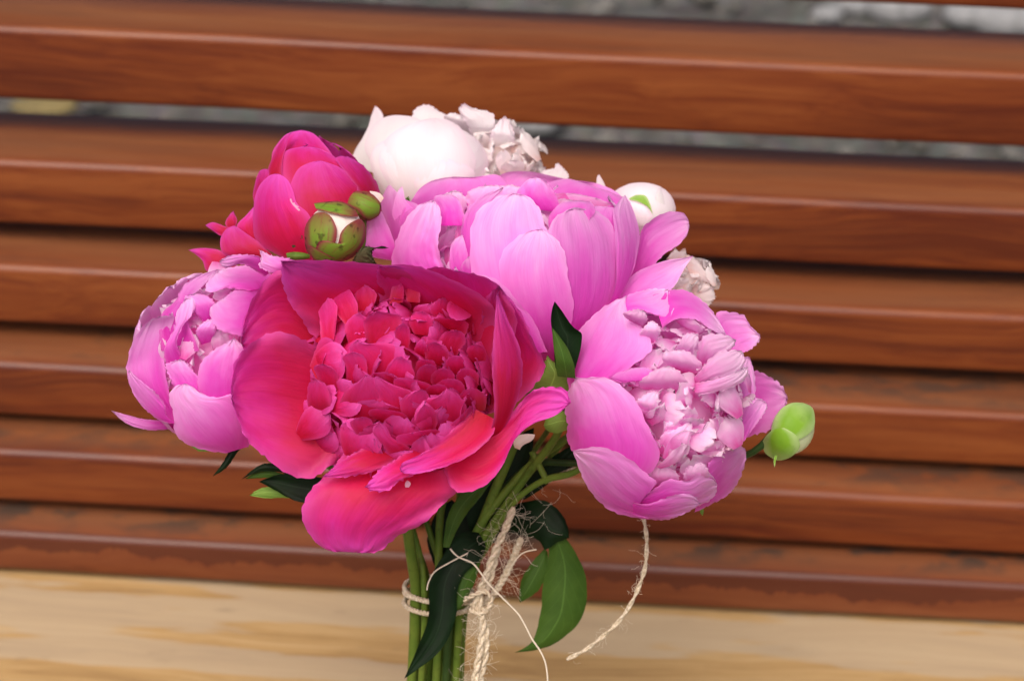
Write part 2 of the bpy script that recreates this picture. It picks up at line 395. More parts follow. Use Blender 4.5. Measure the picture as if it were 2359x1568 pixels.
def wood_mat(name, dark, mid, light, rough=.46, stain=0.0, drip=False, pale=False):
    m, nt, b = new_mat(name); L = nt.links.new
    tc = nt.nodes.new("ShaderNodeTexCoord"); oi = nt.nodes.new("ShaderNodeObjectInfo")
    cmb = nt.nodes.new("ShaderNodeCombineXYZ")
    L(math_n(nt, 'MULTIPLY', oi.outputs["Random"], 9.0), cmb.inputs[0]); L(math_n(nt, 'MULTIPLY', oi.outputs["Random"], 5.0), cmb.inputs[2])
    def coords(sx, sy, sz):
        mp = nt.nodes.new("ShaderNodeMapping"); L(tc.outputs["Object"], mp.inputs[0]); L(cmb.outputs[0], mp.inputs[1]); mp.inputs[3].default_value = (sx, sy, sz); return mp.outputs[0]
    # slow wander so that the grain lines drift and swirl
    wn_ = nd(nt, "ShaderNodeTexNoise", Scale=1.0, Detail=2.0); L(coords(5, 14, 14), wn_.inputs["Vector"])
    vadd = nt.nodes.new("ShaderNodeVectorMath"); vadd.operation = 'MULTIPLY_ADD'
    L(wn_.outputs[1], vadd.inputs[0]); vadd.inputs[1].default_value = (0, .035, .035); L(coords(1, 1, 1), vadd.inputs[2])
    def g(sx, sy, det, rgh):
        mp = nt.nodes.new("ShaderNodeMapping"); L(vadd.outputs[0], mp.inputs[0]); mp.inputs[3].default_value = (sx, sy, sy)
        q = nd(nt, "ShaderNodeTexNoise", Scale=1.0, Detail=det, Roughness=rgh); L(mp.outputs[0], q.inputs["Vector"]); return q.outputs[0]
    broad = g(2.2, 60, 3, .55); fine = g(9, 420, 4, .65); pore = g(30, 900, 2, .5)
    f = math_n(nt, 'ADD', math_n(nt, 'MULTIPLY', broad, .62), math_n(nt, 'MULTIPLY', fine, .38))
    cr = ramp(nt, [(.38, dark), (.5, mid), (.63, light)], f); colr = cr.outputs[0]
    pr = ramp(nt, [(.60, (0, 0, 0)), (.75, (1, 1, 1))], pore)
    colr = mixc(nt, math_n(nt, 'MULTIPLY', pr.outputs[0], .28), colr, tuple(.5 * x for x in dark))
    kn = nt.nodes.new("ShaderNodeTexVoronoi"); kn.inputs["Scale"].default_value = 1.0; L(coords(3.2, 13, 13), kn.inputs["Vector"])
    kd = math_n(nt, 'ADD', kn.outputs["Distance"], math_n(nt, 'MULTIPLY', math_n(nt, 'SUBTRACT', broad, .5), .12))
    colr = mixc(nt, math_n(nt, 'MULTIPLY', ramp(nt, [(.03, (1, 1, 1)), (.12, (0, 0, 0))], kd).outputs[0], .55), colr, tuple(.45 * x for x in dark))
    sep = nt.nodes.new("ShaderNodeSeparateXYZ"); L(tc.outputs["Object"], sep.inputs[0])
    uvn = nt.nodes.new("ShaderNodeUVMap"); usep = nt.nodes.new("ShaderNodeSeparateXYZ"); L(uvn.outputs[0], usep.inputs[0])
    if not pale:
        q = nd(nt, "ShaderNodeTexNoise", Scale=1.0, Detail=4.0, Roughness=.55); L(coords(4, 40, 40), q.inputs["Vector"])
        tp = ramp(nt, [(.0, (0, 0, 0)), (.12, (1, 1, 1)), (1, (1, 1, 1))], usep.outputs[1])
        wr = ramp(nt, [(.35, (.45, .45, .45)), (.65, (1, 1, 1))], q.outputs[0])
        colr = mixc(nt, math_n(nt, 'MULTIPLY', math_n(nt, 'MULTIPLY', tp.outputs[0], wr.outputs[0]), .6), colr, (.20, .092, .044))  # greyer top faces: weathering, plus sky gloss painted into the colour
    if stain:
        q = nd(nt, "ShaderNodeTexNoise", Scale=1.0, Detail=4.0, Roughness=.6); L(coords(38, 60, 60), q.inputs["Vector"])
        q2 = nd(nt, "ShaderNodeTexNoise", Scale=1.0, Detail=2.0); L(coords(9, 8, 8), q2.inputs["Vector"])
        # blotches collect on the flat top face (uv y between 0 and 1 = front edge to back edge)
        top = ramp(nt, [(.0, (0, 0, 0)), (.28, (1, 1, 1)), (1, (1, 1, 1))], usep.outputs[1])
        sm = ramp(nt, [(.50, (0, 0, 0)), (.60, (1, 1, 1))], math_n(nt, 'ADD', math_n(nt, 'MULTIPLY', q.outputs[0], .7), math_n(nt, 'MULTIPLY', q2.outputs[0], .33)))
        colr = mixc(nt, math_n(nt, 'MULTIPLY', math_n(nt, 'MULTIPLY', sm.outputs[0], top.outputs[0]), stain), colr, (.035, .033, .028))
    if drip:
        # thick run of varnish under the front edge; uv x on the front face runs 0 (top edge) .. 1 (bottom edge)
        q = nd(nt, "ShaderNodeTexNoise", Scale=1.0, Detail=3.0, Roughness=.65); mpd = coords(55, 0.01, 0.01); L(mpd, q.inputs["Vector"])
        q2 = nd(nt, "ShaderNodeTexNoise", Scale=1.0, Detail=1.0); L(coords(7, .01, .01), q2.inputs["Vector"])
        edge = math_n(nt, 'ADD', math_n(nt, 'MULTIPLY', math_n(nt, 'SUBTRACT', q.outputs[0], .5), .85), math_n(nt, 'MULTIPLY', q2.outputs[0], .8))
        inside = math_n(nt, 'LESS_THAN', usep.outputs[0], math_n(nt, 'ADD', edge, .02))
        front = math_n(nt, 'GREATER_THAN', usep.outputs[0], -0.5)
        colr = mixc(nt, math_n(nt, 'MULTIPLY', math_n(nt, 'MULTIPLY', inside, front), .75), colr, (.075, .014, .006))
    if pale:
        q = nd(nt, "ShaderNodeTexNoise", Scale=1.0, Detail=5.0, Roughness=.55); L(coords(3.5, 26, 10), q.inputs["Vector"])
        colr = mixc(nt, math_n(nt, 'MULTIPLY', ramp(nt, [(.50, (0, 0, 0)), (.53, (1, 1, 1))], q.outputs[0]).outputs[0], .6), colr, (.42, .345, .245))
        q2 = nd(nt, "ShaderNodeTexNoise", Scale=1.0, Detail=4.0); L(coords(26, 90, 20), q2.inputs["Vector"])
        colr = mixc(nt, math_n(nt, 'MULTIPLY', ramp(nt, [(.66, (0, 0, 0)), (.76, (1, 1, 1))], q2.outputs[0]).outputs[0], .4), colr, (.16, .12, .08))
    L(colr, b.inputs["Base Color"])
    rr = math_n(nt, 'ADD', math_n(nt, 'MULTIPLY', broad, .25), rough - .1); L(rr, b.inputs["Roughness"])
    b.inputs["Specular IOR Level"].default_value = .32
    if not pale:
        b.inputs["Coat Weight"].default_value = .3; b.inputs["Coat Roughness"].default_value = .2
    bp = nt.nodes.new("ShaderNodeBump"); bp.inputs["Strength"].default_value = .35; bp.inputs["Distance"].default_value = .0008
    L(math_n(nt, 'ADD', fine, math_n(nt, 'MULTIPLY', broad, .6)), bp.inputs["Height"]); L(bp.outputs[0], b.inputs["Normal"])
    return m
WD = ((.095, .014, .003), (.172, .036, .006), (.235, .062, .012))
M['wood'] = wood_mat('stained_wood', *WD)
M['wood_stained'] = wood_mat('stained_wood_mildew', *WD, stain=.6)
M['wood_drip'] = wood_mat('stained_wood_drips', (.12, .026, .008), (.17, .042, .012), (.21, .062, .02), stain=.8, drip=True)
M['pale'] = wood_mat('bare_wood', (.29, .175, .07), (.40, .255, .105), (.47, .32, .15), rough=.6, pale=True)

# ------------------------------------------------------------------ setting: ground behind the bench
GZ = -0.44
m, nt, b = new_mat('gravel_soil'); L = nt.links.new
tc = nt.nodes.new("ShaderNodeTexCoord")
q1 = nd(nt, "ShaderNodeTexNoise", Scale=14.0, Detail=6.0, Roughness=.65); L(tc.outputs["Object"], q1.inputs["Vector"])
q2 = nd(nt, "ShaderNodeTexVoronoi", Scale=60.0); L(tc.outputs["Object"], q2.inputs["Vector"])
cc = ramp(nt, [(.3, (.035, .03, .024)), (.5, (.075, .07, .058)), (.7, (.14, .135, .12))], q1.outputs[0]).outputs[0]
cc = mixc(nt, .35, cc, q2.outputs["Color"], 'OVERLAY'); hs = nt.nodes.new("ShaderNodeHueSaturation"); hs.inputs["Saturation"].default_value = .45
L(cc, hs.inputs["Color"]); L(hs.outputs[0], b.inputs["Base Color"]); b.inputs["Roughness"].default_value = .9
bp = nt.nodes.new("ShaderNodeBump"); bp.inputs["Distance"].default_value = .02; L(q1.outputs[0], bp.inputs["Height"]); L(bp.outputs[0], b.inputs["Normal"])
n = 90
gx, gy = np.meshgrid(np.linspace(-1, 1, n), np.linspace(-1, 1, n), indexing='ij')
gx = np.sign(gx) * np.abs(gx) ** 2.2 * 40; gy = np.sign(gy) * np.abs(gy) ** 2.2 * 40 + 2.0
gz = GZ + .012 * np.sin(gx * 3.1 + 1) * np.sin(gy * 2.7) + .01 * np.sin(gx * 7.7 + gy * 6.1) - 0.014
g = mesh_obj("ground", np.stack([gx, gy, gz], -1).reshape(-1, 3), grid_faces(n, n), m); g["kind"] = "structure"
g["label"] = "grey gravelly soil on the ground behind the bench"

def blob(seed, sub=2):
    import bmesh
    bm = bmesh.new(); bmesh.ops.create_icosphere(bm, subdivisions=sub, radius=1)
    V = np.array([v.co[:] for v in bm.verts]); Fc = [[v.index for v in f.verts] for f in bm.faces]; bm.free()
    r = np.random.default_rng(seed); k = r.normal(size=(3, 3)); ph = r.uniform(0, 6, 3)
    V = V * (1 + .18 * np.sin(V @ k.T * 1.6 + ph).sum(1, keepdims=True) / 1.5); V[:, 2] *= .6
    return V, Fc
def stone_mat(name, a, c):
    m, nt, b = new_mat(name); tc = nt.nodes.new("ShaderNodeTexCoord"); q = nd(nt, "ShaderNodeTexNoise", Scale=40.0, Detail=5.0)
    nt.links.new(tc.outputs["Object"], q.inputs["Vector"]); r = ramp(nt, [(.3, a), (.7, c)], q.outputs[0]); nt.links.new(r.outputs[0], b.inputs["Base Color"]); b.inputs["Roughness"].default_value = .85
    return m
rg = np.random.default_rng(3); parts = []; blobs = [blob(i, 1) for i in range(6)]
for i in range(2600):
    x = rg.uniform(-1.6, 1.6); y = 1.15 + rg.uniform(0, 1) ** 1.3 * 4.2; r = rg.lognormal(math.log(.013), .45)
    v, f = blobs[i % 6]; a = rg.uniform(0, 6.28); ca, sa = math.cos(a), math.sin(a)
    v = v @ np.array([[ca, sa, 0], [-sa, ca, 0], [0, 0, 1]]) * r * rg.uniform(.7, 1.3, 3) + np.array([x, y, GZ + r * .1 + .0])
    parts.append((v, f))
third = len(parts) // 3
for nm, mt, sl in (("gravel", stone_mat('gravel_grey', (.05, .047, .04), (.13, .125, .112)), parts[:third * 2]),
                   ("pebbles", stone_mat('gravel_pale', (.10, .095, .085), (.22, .215, .2)), parts[third * 2:])):
    V, Fc = merge(sl); o = mesh_obj(nm, V, Fc, mt); o["kind"] = "stuff"
    o["label"] = "loose grey gravel scattered behind the bench" if nm == "gravel" else "paler pebbles mixed into the gravel behind the bench"; o["category"] = "gravel"
pale_stone = stone_mat('pale_stone', (.18, .185, .19), (.30, .31, .32)); yel = stone_mat('dry_leaf_tan', (.14, .11, .045), (.24, .185, .07))
def ground_hit(x, y):
    v = ray(x, y); t = (GZ - CAM[2]) / v[2]; return CAM + v * t
def stone(x, y, r, label, mt=pale_stone, group=None, name="stone", flat=1.0):
    p = ground_hit(x, y); V, Fc = blob(int(x), 2); V = V * np.array([r * 1.3, r, r * flat])
    o = thing(name, label, "stone" if name == "stone" else "leaf", p, group) if False else None
    me = mesh_obj(name, V, Fc, mt); me.location = p + np.array([0, 0, r * .25]); me["label"] = label; me["category"] = "stone" if name == "stone" else "leaf"
    if group: me["group"] = group
    return me
stone(1212, 293, .035, "whitish stone seen through the slat gap right behind the white blooms")
gp = "pale stones behind the top slat gap"
for x, y, r in ((1960, 18, .035), (2080, 30, .06), (2240, 52, .05), (2340, 66, .07), (1900, 42, .03)):
    stone(x, y, r, "pale grey stone lying behind the topmost slat gap", group=gp)
stone(105, 256, .045, "yellowish dry leaf lying on gravel behind the bench", yel, name="dry_leaf", flat=.3)

# ------------------------------------------------------------------ bench
REC = math.radians(33)                       # recline of the back
def seat_hit(x, y):
    v = ray(x, y); t = -CAM[2] / v[2]; return CAM + v * t
XC = 1180
SEAM = seat_hit(XC, 1387)
pn = np.array([0, math.cos(REC), -math.sin(REC)])         # plane through the slats' lower front edges
pu = np.array([0, math.sin(REC), math.cos(REC)])          # up along the back
bn = np.array([0, 1.0, 0]); bu = np.array([0, 0, 1.0])    # the slats themselves lie level, stepping back like treads
def slat_at(yt, yb):
    v = ray(XC, yb); P = CAM + v * (((SEAM - CAM) @ pn) / (v @ pn))
    v = ray(XC, yt); Q = CAM + v * ((P[1] - CAM[1]) / v[1])
    return np.array([0, P[1], P[2]]), Q[2] - P[2]
bench = thing("bench", "slatted wooden bench with orange-brown varnished back and pale bare wood seat", "bench", (0, SEAM[1], GZ))
BX = .95
def rounded_bar(name, o, ex, ey, ez, lx, d, h, rad, mat, parent, nx=40, wobble=.0006, seed=0):
    """bar along ex centred at x=0; o = front-bottom corner; ey = depth dir, ez = height dir. uv: x = height from top on the front, y = depth on the top"""
    pr = []; K = 5
    for (cy, cz, a0) in ((rad, rad, 180), (d - rad, rad, 270), (d - rad, h - rad, 0), (rad, h - rad, 90)):
        for i in range(K + 1):
            a = math.radians(a0 + 90 * i / K); pr.append((cy + rad * math.cos(a), cz + rad * math.sin(a)))
    pr = np.array(pr); k = len(pr); xs = np.linspace(-lx, lx, nx)
    V = []; UV = []
    for x in xs:
        w = wobble * (wob(np.array([x * 5.0]), seed)[0]); w2 = wobble * wob(np.array([x * 4.0]), seed + 5)[0]
        for (y, z) in pr:
            V.append(o + ex * x + ey * (y + w) + ez * (z + w2))
            front = y < rad * .9; topf = z > h - rad * .9
            UV.append(((h - z) / h if front else -1.0, y / d if topf else 0.0))
    i, j = np.meshgrid(np.arange(nx - 1), np.arange(k), indexing='ij')
    a = (i * k + j).ravel(); c = (i * k + (j + 1) % k).ravel()
    Fc = np.stack([a, c, c + k, a + k], -1).tolist(); Fc.append(list(range(k))); Fc.append(list(range((nx - 1) * k, nx * k))[::-1])
    return mesh_obj(name, np.array(V), Fc, mat, parent, UV)
ex = np.array([1.0, 0, 0])
slats = [(1290, 1385, 'wood_drip'), (1100, 1218, 'wood_stained'), (898, 1020, 'wood_stained'), (672, 805, 'wood'),
         (428, 575, 'wood'), (118, 288, 'wood'), (-195, -26, 'wood'), (-530, -340, 'wood')]
_o, _h = slat_at(428, 575)                       # slat depth from the back edge that shows through the gap
_v = ray(XC, 309); SLAT_D = float((CAM + _v * ((_o[2] + _h - CAM[2]) / _v[2]))[1] - _o[1])
for i, (yt, yb, mt) in enumerate(slats):
    o, hh = slat_at(yt, yb)
    if i == 0: o[2] += .002; hh -= .002
    rounded_bar("back_slat", o, ex, bn, bu, BX, SLAT_D, hh, .0045, M[mt], bench, seed=i * 7)
ytop = (o[2] + hh) / math.cos(REC)
# seat planks: the pale bare one is what the photograph shows
yy = SEAM[1] + SLAT_D + .03
for i in range(3):
    dpt = .30 if i == 0 else .14
    o = np.array([0, yy - dpt, -.035])
    rounded_bar("seat_plank", o, ex, np.array([0, 1.0, 0]), np.array([0, 0, 1.0]), BX + .001 * i, dpt, .035, .004, M['pale'], bench, seed=50 + i)
    yy -= dpt + .006
yfront = yy
for sx in (-1, 1):
    # post that carries the back, legs and seat bearer (beyond both sides of the picture)
    x0 = sx * .74
    P0 = SEAM * np.array([0, 1, 1]) + np.array([x0, 0, 0]) + bn * (SLAT_D + .0025) + pu * .004
    V, Fc = [], []
    for (a, h) in ((0, -.0), (1, ytop + .01)):
        for (dx, dd) in ((-.03, 0), (.03, 0), (.03, .05), (-.03, .05)):
            V.append(P0 + pu * h + np.array([dx, 0, 0]) + pn * dd)
    mesh_obj("back_post", np.array(V), [[0, 1, 2, 3], [7, 6, 5, 4], [0, 4, 5, 1], [1, 5, 6, 2], [2, 6, 7, 3], [3, 7, 4, 0]], M['wood'], bench, smooth=False, uvs=[(-1, 0)] * 8)
    def boxp(name, x0, x1, y0, y1, z0, z1):
        V = np.array([(x, y, z) for z in (z0, z1) for (x, y) in ((x0, y0), (x1, y0), (x1, y1), (x0, y1))])
        mesh_obj(name, V, [[3, 2, 1, 0], [4, 5, 6, 7], [0, 1, 5, 4], [1, 2, 6, 5], [2, 3, 7, 6], [3, 0, 4, 7]], M['wood'], bench, smooth=False, uvs=[(-1, 0)] * 8)
    yb_ = SEAM[1] + SLAT_D + .02
    boxp("seat_bearer", x0 - .03, x0 + .03, yfront + .02, yb_, -.085, -.0365)
    for yl in (yfront + .03, yb_ - .06):
        boxp("leg", x0 - .028, x0 + .028, yl, yl + .055, GZ - .01, -.0865)

bench.rotation_euler = (0, 0, math.radians(-1.2))       # stands very slightly askew to the camera

# ------------------------------------------------------------------ bouquet layout
BIND = np.array([1022.0, 1385.0, -330.0])
WB = to_world(BIND)
FOOT = np.array([WB[0] - .004, WB[1] - .035, 0.0])
class Bloom:
    pass
def make_stem(name, label, cat, path, off, rad=13, mat='stem', group=None, spread=1.25):
    """path in grid space from bloom base down; off = (dx, dd) offset in the bundle, grid units"""
    bp_ = BIND + np.array([off[0], 0, off[1]])
    wf = FOOT + (right * off[0] + np.array([0, -1.0, 0]) * off[1]) * S * spread
    wf = np.array([wf[0], wf[1], .0005])
    root = thing(name, label, cat, wf, group)
    gf = to_grid(wf)
    mid = bp_ + (gf - bp_) * .5
    pts = [np.array(p, float) for p in path] + [bp_, mid, gf]
    tube(root, "stem", pts, rad, M[mat], n=60, sides=10, taper=(.85, 1.05))
    return root

# ------------------------------------------------------------------ A: open magenta peony
A = make_stem("peony", "fully open magenta peony with crimson ruffled heart and spreading guard petals", "flower",
              [(915, 930, -60), (930, 1080, -120), (942, 1240, -200)], (-64, 25), rad=15)
gA = Globe(915, 860, 20, 420, 420, 40)
mg = M['magenta']
core(A, M['magenta_core'], (915, 880, 60), (-.05, -.12, .98), 205, 142, 130, ln=(90, 135), wd=(38, 64), seed=11, focus=(960, 740, 330), hn=.5, hl=.9, hr=.28, flip=.1, jit=4, ruf=3.5, notch=.05)
P = lambda *a, **k: patch(A, mg, *a, **k)
# top guard petals standing up behind the heart (inner faces visible)
P([(760, 800, 60), (690, 735, 110), (655, 665, 170), (648, 601, 205)], [(930, 790, 40), (985, 690, 60), (960, 640, 130), (890, 612, 190), (770, 600, 210), (648, 601, 205)], bulge=-45, ruf=13, rf=6, jag=2)
P([(900, 780, 30), (870, 680, 80), (872, 613, 200)], [(1110, 830, 40), (1143, 740, 120), (1120, 690, 190), (1049, 648, 215), (960, 612, 215), (872, 613, 200)], bulge=-40, ruf=11, rf=6, jag=2)
P([(930, 800, 10), (940, 690, 60), (990, 618, 150), (1049, 625, 200)], [(1120, 880, 30), (1165, 800, 120), (1190, 730, 185), (1150, 658, 225), (1110, 636, 225), (1049, 625, 200)], bulge=-50, ruf=14, rf=7, jag=2.5)
# right: broad wing turned outwards
P([(1040, 880, 20), (1100, 760, 70), (1118, 690, 170), (1150, 658, 215)], [(1110, 960, 30), (1190, 925, 70), (1246, 867, 120), (1254, 835, 140), (1237, 800, 160), (1204, 728, 200), (1150, 658, 215)], bulge=-30, ruf=14, rf=7, jag=3)
# right: inner petal folded like a blade
P([(1120, 1010, 120), (1138, 960, 175), (1134, 867, 215), (1137, 777, 225), (1145, 676, 220)], [(1150, 1010, 110), (1180, 950, 140), (1204, 870, 165), (1200, 810, 180), (1172, 740, 200), (1145, 676, 220)], bulge=14, ruf=4, jag=2)
# left upper
P([(760, 880, 40), (660, 850, 80), (585, 835, 95), (556, 791, 110)], [(800, 760, 50), (735, 690, 95), (690, 625, 130), (640, 622, 150), (603, 655, 140), (566, 726, 120), (556, 791, 110)], bulge=-30, ruf=13, rf=6, jag=2)
# left lower, large
P([(800, 1040, 60), (758, 1073, 80), (716, 1099, 95), (646, 1083, 110), (599, 1045, 120), (561, 998, 130), (533, 918, 140)], [(790, 830, 70), (735, 800, 110), (690, 777, 150), (627, 771, 170), (568, 795, 165), (538, 840, 155), (533, 918, 140)], bulge=-45, ruf=14, rf=7, jag=3)
# bottom lip
lip = P([(800, 1020, 80), (765, 1080, 120), (720, 1125, 150), (697, 1190, 150), (716, 1240, 130), (765, 1269, 115), (820, 1262, 110)], [(1000, 1030, 80), (1054, 1125, 110), (1035, 1153, 115), (979, 1200, 120), (918, 1233, 115), (880, 1266, 110), (838, 1273, 110), (820, 1262, 110)], bulge=35, ruf=13, rf=8, jag=2.5)
# right lower tongue
P([(1010, 1040, 90), (1040, 1122, 150), (1073, 1132, 160), (1120, 1115, 165), (1157, 1073, 165), (1185, 1015, 165), (1225, 978, 165), (1279, 956, 165), (1314, 928, 165)], [(1060, 960, 90), (1138, 985, 130), (1185, 942, 135), (1223, 904, 140), (1261, 890, 150), (1300, 894, 160), (1314, 928, 165)], bulge=-25, ruf=12, rf=8, jag=2.5)
# long lip folded across the lower front
P([(1090, 940, 130), (1020, 1010, 160), (960, 1050, 190), (925, 1068, 210), (923, 1085, 215)], [(1140, 965, 130), (1130, 1010, 175), (1060, 1060, 195), (990, 1085, 205), (945, 1092, 212), (923, 1085, 215)], bulge=-14, ruf=6, rf=5, jag=2)
P([(960, 1020, 130), (905, 1062, 175), (870, 1085, 200), (843, 1120, 205)], [(1020, 1050, 130), (960, 1090, 185), (915, 1112, 200), (895, 1128, 205), (860, 1131, 207), (843, 1120, 205)], bulge=12, ruf=5, rf=6, jag=4)
P([(880, 1010, 130), (810, 1045, 165), (770, 1075, 170), (742, 1098, 165)], [(930, 1050, 130), (860, 1085, 180), (800, 1098, 178), (742, 1098, 165)], bulge=10, ruf=5, rf=6, jag=3)
# the petals of the heart that stand out singly
c8 = crop(679.4, 622.8, .2889)
gK = Globe(915, 868, 62, 238, 228, 158)
hero = [
 ([(470, 1230), (395, 1060), (420, 980), (520, 900), (560, 865)], [(560, 1230), (655, 1130), (690, 1000), (640, 915), (560, 865)], 1.06),
 ([(740, 1160), (690, 1070), (648, 950), (652, 885), (670, 868)], [(810, 1160), (858, 1110), (890, 1010), (880, 965), (780, 925), (670, 868)], 1.07),
 ([(950, 1210), (870, 1120), (872, 1040), (940, 985), (1010, 968)], [(1010, 1210), (1100, 1130), (1065, 1050), (1045, 990), (1010, 968)], 1.06),
 ([(1180, 1240), (1115, 1120), (1055, 1048), (1140, 1022), (1210, 962)], [(1270, 1230), (1335, 1160), (1342, 1080), (1285, 1000), (1210, 962)], 1.08),
 ([(975, 1320), (965, 1240), (988, 1150), (1030, 1088)], [(1060, 1320), (1115, 1230), (1112, 1150), (1075, 1105), (1030, 1088)], 1.1),
 ([(590, 860), (480, 690), (465, 620), (520, 572)], [(720, 860), (800, 700), (775, 620), (690, 588), (600, 597), (520, 572)], 1.05),
 ([(400, 400), (310, 280), (280, 200), (305, 120), (355, 116)], [(470, 400), (482, 290), (440, 180), (405, 138), (355, 116)], 1.08),
 ([(225, 600), (208, 420), (200, 280), (235, 238)], [(300, 560), (318, 400), (325, 300), (290, 250), (235, 238)], 1.08),
 ([(600, 560), (570, 430), (600, 378), (660, 338)], [(760, 570), (818, 460), (822, 380), (740, 355), (660, 338)], 1.08),
 ([(440, 560), (418, 440), (470, 372), (512, 358)], [(530, 570), (600, 450), (565, 392), (512, 358)], 1.05),
 ([(750, 900), (738, 800), (800, 715), (850, 706)], [(900, 900), (935, 820), (900, 740), (850, 706)], 1.09),
 ([(880, 1010), (815, 920), (812, 878), (860, 865)], [(1060, 1010), (1090, 945), (1050, 910), (960, 880), (860, 865)], 1.08),
 ([(810, 1530), (720, 1400), (645, 1290), (690, 1238)], [(880, 1520), (905, 1440), (880, 1395), (780, 1340), (740, 1270), (690, 1238)], 1.14),
 ([(560, 1400), (492, 1290), (463, 1215), (540, 1183)], [(630, 1390), (640, 1300), (600, 1205), (540, 1183)], 1.13),
 ([(140, 1130), (112, 1020), (122, 920), (180, 892)], [(240, 1130), (268, 1050), (240, 930), (180, 892)], 1.1),
 ([(300, 1020), (185, 830), (170, 780), (230, 762)], [(340, 1000), (330, 850), (300, 790), (230, 762)], 1.06),
 ([(420, 900), (415, 760), (400, 700), (470, 668)], [(520, 900), (562, 790), (540, 700), (470, 668)], 1.04),
 ([(1400, 240), (1270, 250), (1228, 300), (1260, 370), (1322, 386)], [(1430, 280), (1410, 330), (1370, 372), (1322, 386)], 1.05),
 ([(840, 620), (808, 500), (830, 450), (865, 438)], [(900, 610), (912, 520), (900, 460), (865, 438)], 1.1),
 ([(1070, 740), (1048, 650), (1075, 600), (1112, 583)], [(1180, 740), (1205, 660), (1160, 605), (1112, 583)], 1.08),
 ([(1190, 650), (1165, 560), (1200, 505), (1280, 488)], [(1280, 670), (1342, 560), (1330, 510), (1280, 488)], 1.05),
 ([(500, 300), (490, 200), (515, 140), (548, 118)], [(600, 300), (638, 195), (600, 150), (548, 118)], 1.03),
 ([(760, 250), (780, 150), (822, 84)], [(850, 240), (860, 150), (822, 84)], 1.02),
 ([(900, 230), (885, 130), (910, 98), (950, 94)], [(985, 240), (990, 150), (975, 105), (950, 94)], 1.02),
 ([(980, 820), (980, 740), (1010, 718), (1050, 720)], [(1100, 820), (1115, 760), (1095, 725), (1050, 720)], 1.06),
 ([(960, 660), (970, 600), (1020, 550)], [(1050, 680), (1048, 610), (1020, 550)], 1.08),
 ([(1130, 420), (1145, 385), (1240, 390)], [(1340, 500), (1365, 440), (1330, 400), (1240, 390)], 1.06),
 ([(960, 490), (928, 410), (955, 352), (1010, 338)], [(1060, 500), (1085, 420), (1062, 362), (1010, 338)], 1.0),
 ([(1150, 390), (1098, 320), (1120, 262), (1180, 230)], [(1240, 390), (1265, 300), (1232, 250), (1180, 230)], .99),
 ([(1430, 490), (1425, 420), (1435, 360), (1470, 325)], [(1510, 490), (1515, 410), (1500, 350), (1470, 325)], 1.0),
 ([(1400, 720), (1380, 650), (1400, 612), (1440, 600)], [(1500, 720), (1515, 660), (1490, 612), (1440, 600)], 1.04),
 ([(1330, 920), (1300, 840), (1330, 796), (1372, 786)], [(1440, 920), (1455, 850), (1420, 800), (1372, 786)], 1.06),
 ([(1380, 1100), (1325, 1020), (1350, 970), (1400, 948)], [(1500, 1100), (1505, 1010), (1460, 962), (1400, 948)], 1.07),
 ([(1000, 910), (982, 825), (1018, 772), (1070, 758)], [(1110, 910), (1132, 835), (1112, 778), (1070, 758)], 1.08),
 ([(1120, 940), (1098, 855), (1138, 802), (1190, 788)], [(1230, 940), (1262, 862), (1238, 806), (1190, 788)], 1.085),
 ([(1180, 1020), (1128, 935), (1188, 882), (1250, 873)], [(1320, 1010), (1335, 932), (1302, 886), (1250, 873)], 1.09),
 ([(1230, 810), (1213, 735), (1248, 692), (1290, 688)], [(1330, 810), (1347, 742), (1327, 700), (1290, 688)], 1.07),
 ([(1090, 1010), (1058, 952), (1098, 921), (1150, 913)], [(1200, 1010), (1212, 957), (1192, 926), (1150, 913)], 1.09),
 ([(640, 1180), (610, 1130), (660, 1108), (740, 1118)], [(840, 1240), (870, 1160), (820, 1130), (740, 1118)], 1.10),
 ([(1060, 1390), (860, 1370), (845, 1320), (950, 1300)], [(1130, 1330), (1120, 1280), (1060, 1275), (950, 1300)], 1.12)]
hr_ = np.random.default_rng(4)
def lean(pts, tl, tipd):
    n_ = len(pts) - 1
    return [(x, y, -62 + (62 + tipd) * (q / n_) ** .7 + (tl if 0 < q < n_ else 0)) for q, (x, y) in enumerate(pts)]
for Lp, Rp, kk in hero:
    mx_ = np.mean(np.array([p[:2] for p in Lp + Rp]), axis=0)
    Lp, Rp = ([tuple(mx_ + (np.array(p) - mx_) * 1.2) for p in q] for q in (Lp, Rp))
    tl = hr_.uniform(-10, 10); tipd = hr_.uniform(0, 12)
    patch(A, M['magenta_core'], lean(Lp, tl, tipd), lean(Rp, -tl, tipd), conv=c8, globe=gK, k=kk - .02, bulge=hr_.uniform(-7, 7), ruf=3.5, rf=3.5, jag=1.2, curl=hr_.uniform(-6, 3), n=18, m=13, name="inner_petal")
# bite mark on the bottom lip
patch(lip, M['scar'], [(934, 1122, 152), (933, 1113, 154), (938, 1106, 154)], [(942, 1122, 152), (946, 1112, 154), (938, 1106, 154)], n=8, m=6, name="blemish")
# closing layer behind
cup(A, mg, (915, 930, 60), 215, (-.05, -.3, .95), 7, op=100, wide=1.25, hz=.55, seed=5)

